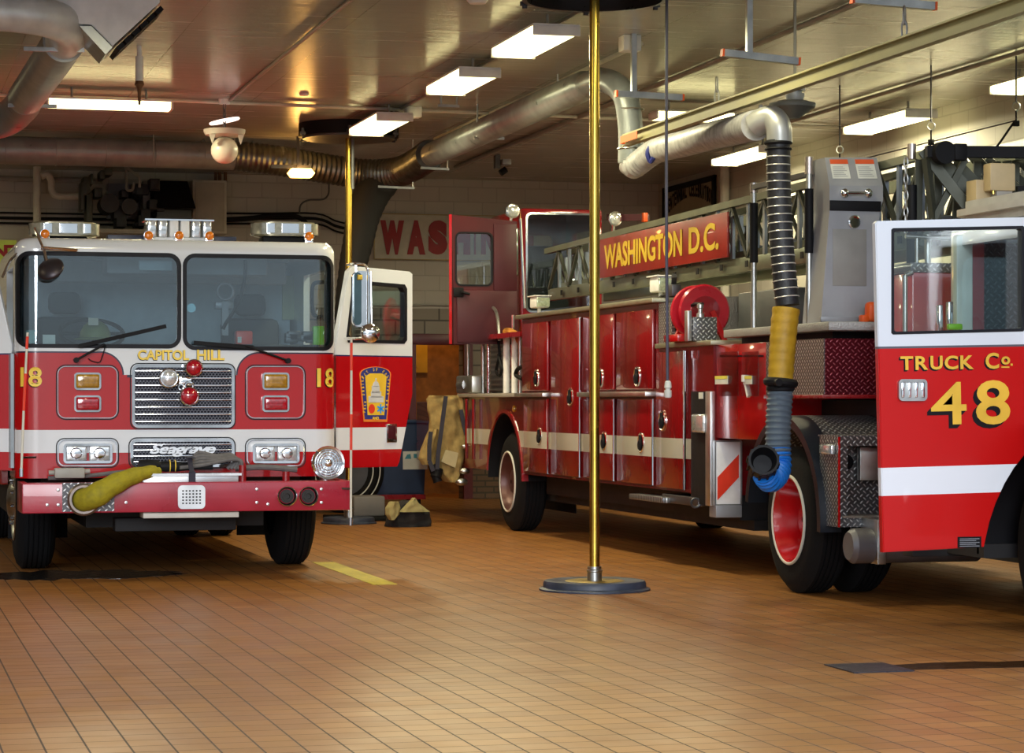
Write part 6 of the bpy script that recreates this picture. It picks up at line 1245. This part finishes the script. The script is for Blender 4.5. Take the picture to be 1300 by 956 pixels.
obj('door_gasket', B().prism(off2(wn, .004), 'y', ym-.028, ym+.028, holes=[off2(wn, -.012)]), M['gasket'], bd); obj('door_window', B().prism(wn, 'y', ym-.004, ym+.004), M['win'], bd)
rt = Vector((1, 0, sl_)).normalized(); up_ = Vector((-sl_, 0, 1)).normalized(); yt2 = ym-.0255
def DT(nm, tx, px0, py0, px1, py1, bold, sh, par=None):
    q = FY(px0, py1, yt2); w_ = FY(px1, py1, yt2).x-q.x; h_ = FY(px0, py0, yt2).z-q.z
    if sh:
        b = B(smooth=0)
        for k in range(1, 7): f = k/6; text_on(b, tx, (q.x-sh*f, yt2-.0003*(1+.1*k), q.z-sh*f), rt, up_, w_, h_, bold=bold, ext=.0005)
        obj(nm+'_shadow', b, M['black'], bd)
    return obj(nm, text_on(B(smooth=0), tx, (q.x, yt2-.004, q.z), rt, up_, w_, h_, bold=bold, ext=.001), mat('door_gold', (.78, .47, .04), .5), bd)
for ch, x0, x1 in (('T', 1143, 1159), ('R', 1162, 1178), ('U', 1181, 1196.5), ('C', 1199, 1216), ('K', 1219, 1236)): DT('lettering', ch, x0, 452.5-(x0-1143)*.015, x1, 470-(x0-1143)*.016, .024, .008)
DT('lettering', 'C', 1251, 448, 1268, 468.5, .024, .008); DT('lettering', 'o', 1271, 452.5, 1282, 463, .03, .005); 
q = FY(1271, 467, yt2); b = B(smooth=0); b.box(q.x, q.x+.048, yt2-.004, yt2-.001, q.z, q.z+.008).box(q.x+.056, q.x+.068, yt2-.004, yt2-.001, q.z+.012, q.z+.024); obj('underline', b, MATS['door_gold'], bd)
DT('number', '4', 1182, 485.5, 1227, 539.5, .010, .022); DT('number', '8', 1239, 483, 1282.5, 539.5, .018, .022)
W = RY(1137, 481.5, 1173, 509, ym); hd = obj('door_handle', B().ring(W[0]+.015, W[1]+.015, W[2]-.015, W[3]-.015, .008, .015, 'y', ym-.045, ym-.026).box(W[0]+.01, W[2]-.01, ym-.032, ym-.0255, W[1]+.01, W[3]-.01), M['steel'], bd)
b = B()
for k in range(4): xx = W[0]+.025+k*(W[2]-W[0]-.05)/3; b.box(xx-.008, xx+.008, ym-.046, ym-.033, W[1]+.018, W[3]-.018, .003)
obj('handle_bars', b, M['chrome'], hd)
W = RY(1213, 681, 1243, 695, ym); pl = obj('placard', B().box(W[0], W[2], ym-.028, ym-.0255, W[1], W[3]), M['black'], bd)
b = B(smooth=0)
for k in range(5): b.box(W[0]+.012, W[2]-.012-(k % 2)*.02, ym-.0295, ym-.0285, W[3]-.014-k*.010, W[3]-.010-k*.010)
obj('placard_lines', b, M['gray'], pl)
# ================================================================ THINGS AT THE BACK
def lump(rows, Y_, depth, folds, seed, n=40):
    """soft hanging or heaped shape: rows = (py, px_left, px_right)"""
    random.seed(seed); ph = [random.random()*6 for _ in range(6)]; V = []; F = []; R = []
    fine = []
    for i in range(len(rows)-1):
        for k in range(5): t = k/5; fine.append(tuple(rows[i][j]*(1-t)+rows[i+1][j]*t for j in range(3)))
    fine.append(rows[-1])
    for i, (py, a_, b_) in enumerate(fine):
        p, q = FY(a_, py, Y_), FY(b_, py, Y_); cx = (p.x+q.x)/2; hw_ = (q.x-p.x)/2
        for k in range(n):
            an = 2*PI*k/n; f = 1+folds*(math.sin(an*5+ph[0]+i*.12)+.6*math.sin(an*9+ph[1]-i*.2)+.4*math.sin(i*.9+ph[2]+an*3))
            V.append((cx+hw_*math.cos(an)*(1+.3*(f-1)), Y_+depth*math.sin(an)*f, p.z))
    m_ = len(fine)
    for i in range(m_-1):
        for k in range(n): j = (k+1) % n; F.append((i*n+k, i*n+j, (i+1)*n+j, (i+1)*n+k))
    F += [tuple(range(n)), tuple(range((m_-1)*n, m_*n))]; b = B(smooth=50); b._add(V, F); return b.fix()
yj = 25.9; p = FY(562, 612, yj)
t = thing('turnout_coat', (p.x, yj, p.z), 'tan turnout coat with dark straps hanging on the tail of the ladder truck', 'coat')
obj('body', lump([(502, 544, 590), (508, 541, 593), (520, 542, 594), (535, 545, 590), (555, 545, 590), (575, 548, 589), (590, 552, 587), (602, 556, 584), (612, 566, 580)], yj, .12, .16, 3), M['tan'], t)
obj('sleeve', lump([(545, 545, 556), (555, 540, 555), (570, 534, 552), (582, 531, 550), (590, 536, 552)], yj-.06, .08, .12, 4), M['tan'], t)
obj('far_sleeve', lump([(504, 580, 592), (515, 582, 594), (528, 583, 592), (534, 584, 589)], yj-.08, .06, .1, 6), M['tan'], t)
for L_ in ([(566, 503), (563, 525), (560, 548), (556, 578), (555, 596)], [(547, 548), (545, 565), (545, 585), (550, 598)], [(585, 520), (589, 540), (592, 552)]):
    P_ = [FY(a_, b_, yj-.18) for a_, b_ in L_]; b = B()
    for i in range(len(P_)-1): b.bar(P_[i], P_[i+1], .045, .012, (0, 1, 0))
    obj('strap', b, M['strap'], t)
b = B(); q = [FY(a_, b_, yj-.165) for a_, b_ in ((560, 586), (566, 571), (582, 575), (578, 594))]; b._add(q+[v_+Vector((0, .03, 0)) for v_ in q], [(0, 1, 2, 3), (4, 5, 6, 7), (0, 1, 5, 4), (1, 2, 6, 5), (2, 3, 7, 6), (3, 0, 4, 7)]); b.fix(); obj('pocket', b, mat('pale_pocket', (.45, .38, .22), .8), t)
b = B(); 
for c_ in ((591, 567, .05), (590, 598, .06), (586, 612, .07)): b.sphere(FY(c_[0], c_[1], yj-.15), c_[2], (1, .6, .6), 16)
obj('buckles', b, M['steel'], t)
b = B(); b.cyl(FY(549, 590, yj-.1), FY(556, 612, yj-.12), .05).cyl(FY(556, 595, yj-.1), FY(553, 606, yj-.12), .06); obj('dark_webbing', b, M['black'], t)
obj('hanger_hook', B().bar((p.x, yj, FY(560, 504, yj).z-.02), (XT+.1, yj, 1.35), .03), M['dsteel'], t)
ye_ = 23.9; g0 = FZ(516, 668, 0); yg = g0.y
t = thing('turnout_gear_pile', (g0.x, yg, 0), 'heap of black and tan turnout gear on the floor beyond the engine door', 'clothing')
rows = [(636, 512, 524), (643, 500, 536), (652, 492, 544), (662, 489, 546), (669, 488, 547)]
lm = lump(rows, yg, .22, .08, 8); obj('heap', lm, mat('black_cloth', (.016, .015, .016), .9, bmp=.4), t)
obj('tan_flap', lump([(632, 524, 527), (638, 518, 531), (644, 512, 538), (650, 506, 545)], yg-.2, .07, .1, 2), mat('khaki_cloth', (.33, .29, .13), .9), t)
obj('tan_sleeve', lump([(637, 494, 506), (645, 489, 508), (653, 489, 507), (660, 494, 500)], yg-.22, .07, .1, 5), mat('khaki_cloth', (.33, .29, .13), .9), t)
t = thing('tool_bag', (FZ(480, 664, 0).x, FZ(480, 664, 0).y, 0), 'low dark grey mat and case on the floor beside the far pole', 'case')
a_ = FZ(400, 668, 0); c_ = FZ(490, 668, 0); obj('rubber_mat', B().box(a_.x+.4, c_.x+.45, 26.3, 27.2, .0, .04, .01), M['rubber'], t)
W = RY(449, 630, 489, 658, 26.6); obj('case', B().box(W[0], W[2], 26.6, 27.0, .041, W[3], .02), mat('dull_grey_case', (.16, .15, .15), .6), t)
yb3 = 28.6; W = RY(462, 548, 543, 627, yb3); t = thing('blue_bin', ((W[0]+W[2])/2, yb3+.3, 0), 'large navy blue plastic bin with a paper notice, behind the open engine door', 'bin')
zb_ = .2
obj('tub', B().prism([(W[0]+.04, zb_), (W[2]-.04, zb_), (W[2], W[3]+.1), (W[0], W[3]+.1)], 'y', yb3, yb3+.7, .02).box(W[0]-.02, W[2]+.02, yb3-.02, yb3+.72, W[3]+.1, W[3]+.14, .01), M['blue'], t)
obj('base', B().box(W[0]+.02, W[2]-.02, yb3+.02, yb3+.68, .14, zb_-.001), M['cred'], t)
for xx in (W[0]+.1, W[2]-.1):
    for yy in (yb3+.1, yb3+.6): obj('caster', B().cyl((xx-.02, yy, .06), (xx+.02, yy, .06), .06).box(xx-.03, xx+.03, yy-.03, yy+.03, .08, .14), M['black'], t)
W = RY(512, 573, 543, 596, yb3-.03); nt_ = obj('notice', B().box(W[0], W[2], yb3-.012, yb3+.02, W[1], W[3]), M['paper'], t)
obj('notice_mark', B().prism([(W[0]+.02, W[3]-.09), (W[0]+.10, W[3]-.09), (W[0]+.09, W[3]-.03), (W[0]+.05, W[3]-.04)], 'y', yb3-.016, yb3-.0125).box(W[0]+.13, W[0]+.17, yb3-.016, yb3-.0125, W[3]-.08, W[3]-.03), mat('teal_print', (.05, .25, .35), .5), nt_)
q = FY(436, 588, 28.3); t = thing('spare_tire', (q.x, 28.3, .0), 'black spare tire with white rings standing behind the engine siren', 'tire')
R_ = .50; b = B().lathe([(0, .30), (-.02, .40), (.02, R_-.03), (.05, R_), (.2, R_), (.23, R_-.04), (.25, .30)], (q.x, 28.3, R_), (0, 1, 0), 44, caps=False); obj('tread', b, M['rubber'], t)
obj('white_ring', B().torus((q.x, 28.30, R_), (0, 1, 0), .44, .008, 48, 6), M['paper'], t); obj('inner_ring', B().torus((q.x, 28.27, R_), (0, 1, 0), .35, .008, 48, 6), M['paper'], t)
obj('hub', B().lathe([(0, .3), (.02, .28), (.06, .1)], (q.x, 28.32, R_), (0, 1, 0), 32), M['dsteel'], t)
# ================================================================ LIGHT AND CAMERA
w = bpy.data.worlds.new('sky'); bpy.context.scene.world = w; w.use_nodes = True; nt = w.node_tree; bg = nt.nodes['Background']
tc_ = nt.nodes.new('ShaderNodeTexCoord'); sp2 = nt.nodes.new('ShaderNodeSeparateXYZ'); nt.links.new(tc_.outputs['Generated'], sp2.inputs[0])
cr = nt.nodes.new('ShaderNodeValToRGB'); nt.links.new(sp2.outputs[2], cr.inputs[0]); el = cr.color_ramp.elements
el[0].position = 0.0; el[0].color = (.22, .24, .25, 1); el[1].position = 1.0; el[1].color = (1.1, 1.3, 1.6, 1)
e_ = el.new(.06); e_.color = (.34, .40, .44, 1); e_ = el.new(.13); e_.color = (.55, .62, .70, 1); e_ = el.new(.22); e_.color = (1.2, 1.3, 1.45, 1)
nt.links.new(cr.outputs[0], bg.inputs[0]); bg.inputs[1].default_value = 1.5
# hazy low daylight entering by the open bay door
sl2 = bpy.data.lights.new('daylight', 'SUN'); sl2.energy = 1.45; sl2.angle = math.radians(20); sl2.color = (.93, .97, 1)
so = bpy.data.objects.new('daylight', sl2); C.objects.link(so); so.location = (-8, -10, 6)
so.rotation_euler = Vector((math.sin(math.radians(14)), math.cos(math.radians(14)), -math.tan(math.radians(11)))).to_track_quat('-Z', 'Y').to_euler()
cam = bpy.data.cameras.new('camera'); co = bpy.data.objects.new('camera', cam); C.objects.link(co); bpy.context.scene.camera = co
cam.sensor_fit = 'HORIZONTAL'; cam.sensor_width = 36; cam.lens = 36*FOC/1300; co.location = (0, 0, EYE); co.rotation_euler = (PI/2, 0, -YAW)
cam.shift_y = (HY-478)/1300; cam.clip_end = 200
vs = bpy.context.scene.view_settings; vs.view_transform = 'Standard'; vs.look = 'None'; vs.gamma = 1; vs.exposure = -0.08; vs.use_curve_mapping = False
bpy.context.scene.cycles.max_bounces = 10; bpy.context.scene.cycles.transparent_max_bounces = 12; bpy.context.scene.cycles.sample_clamp_indirect = 6
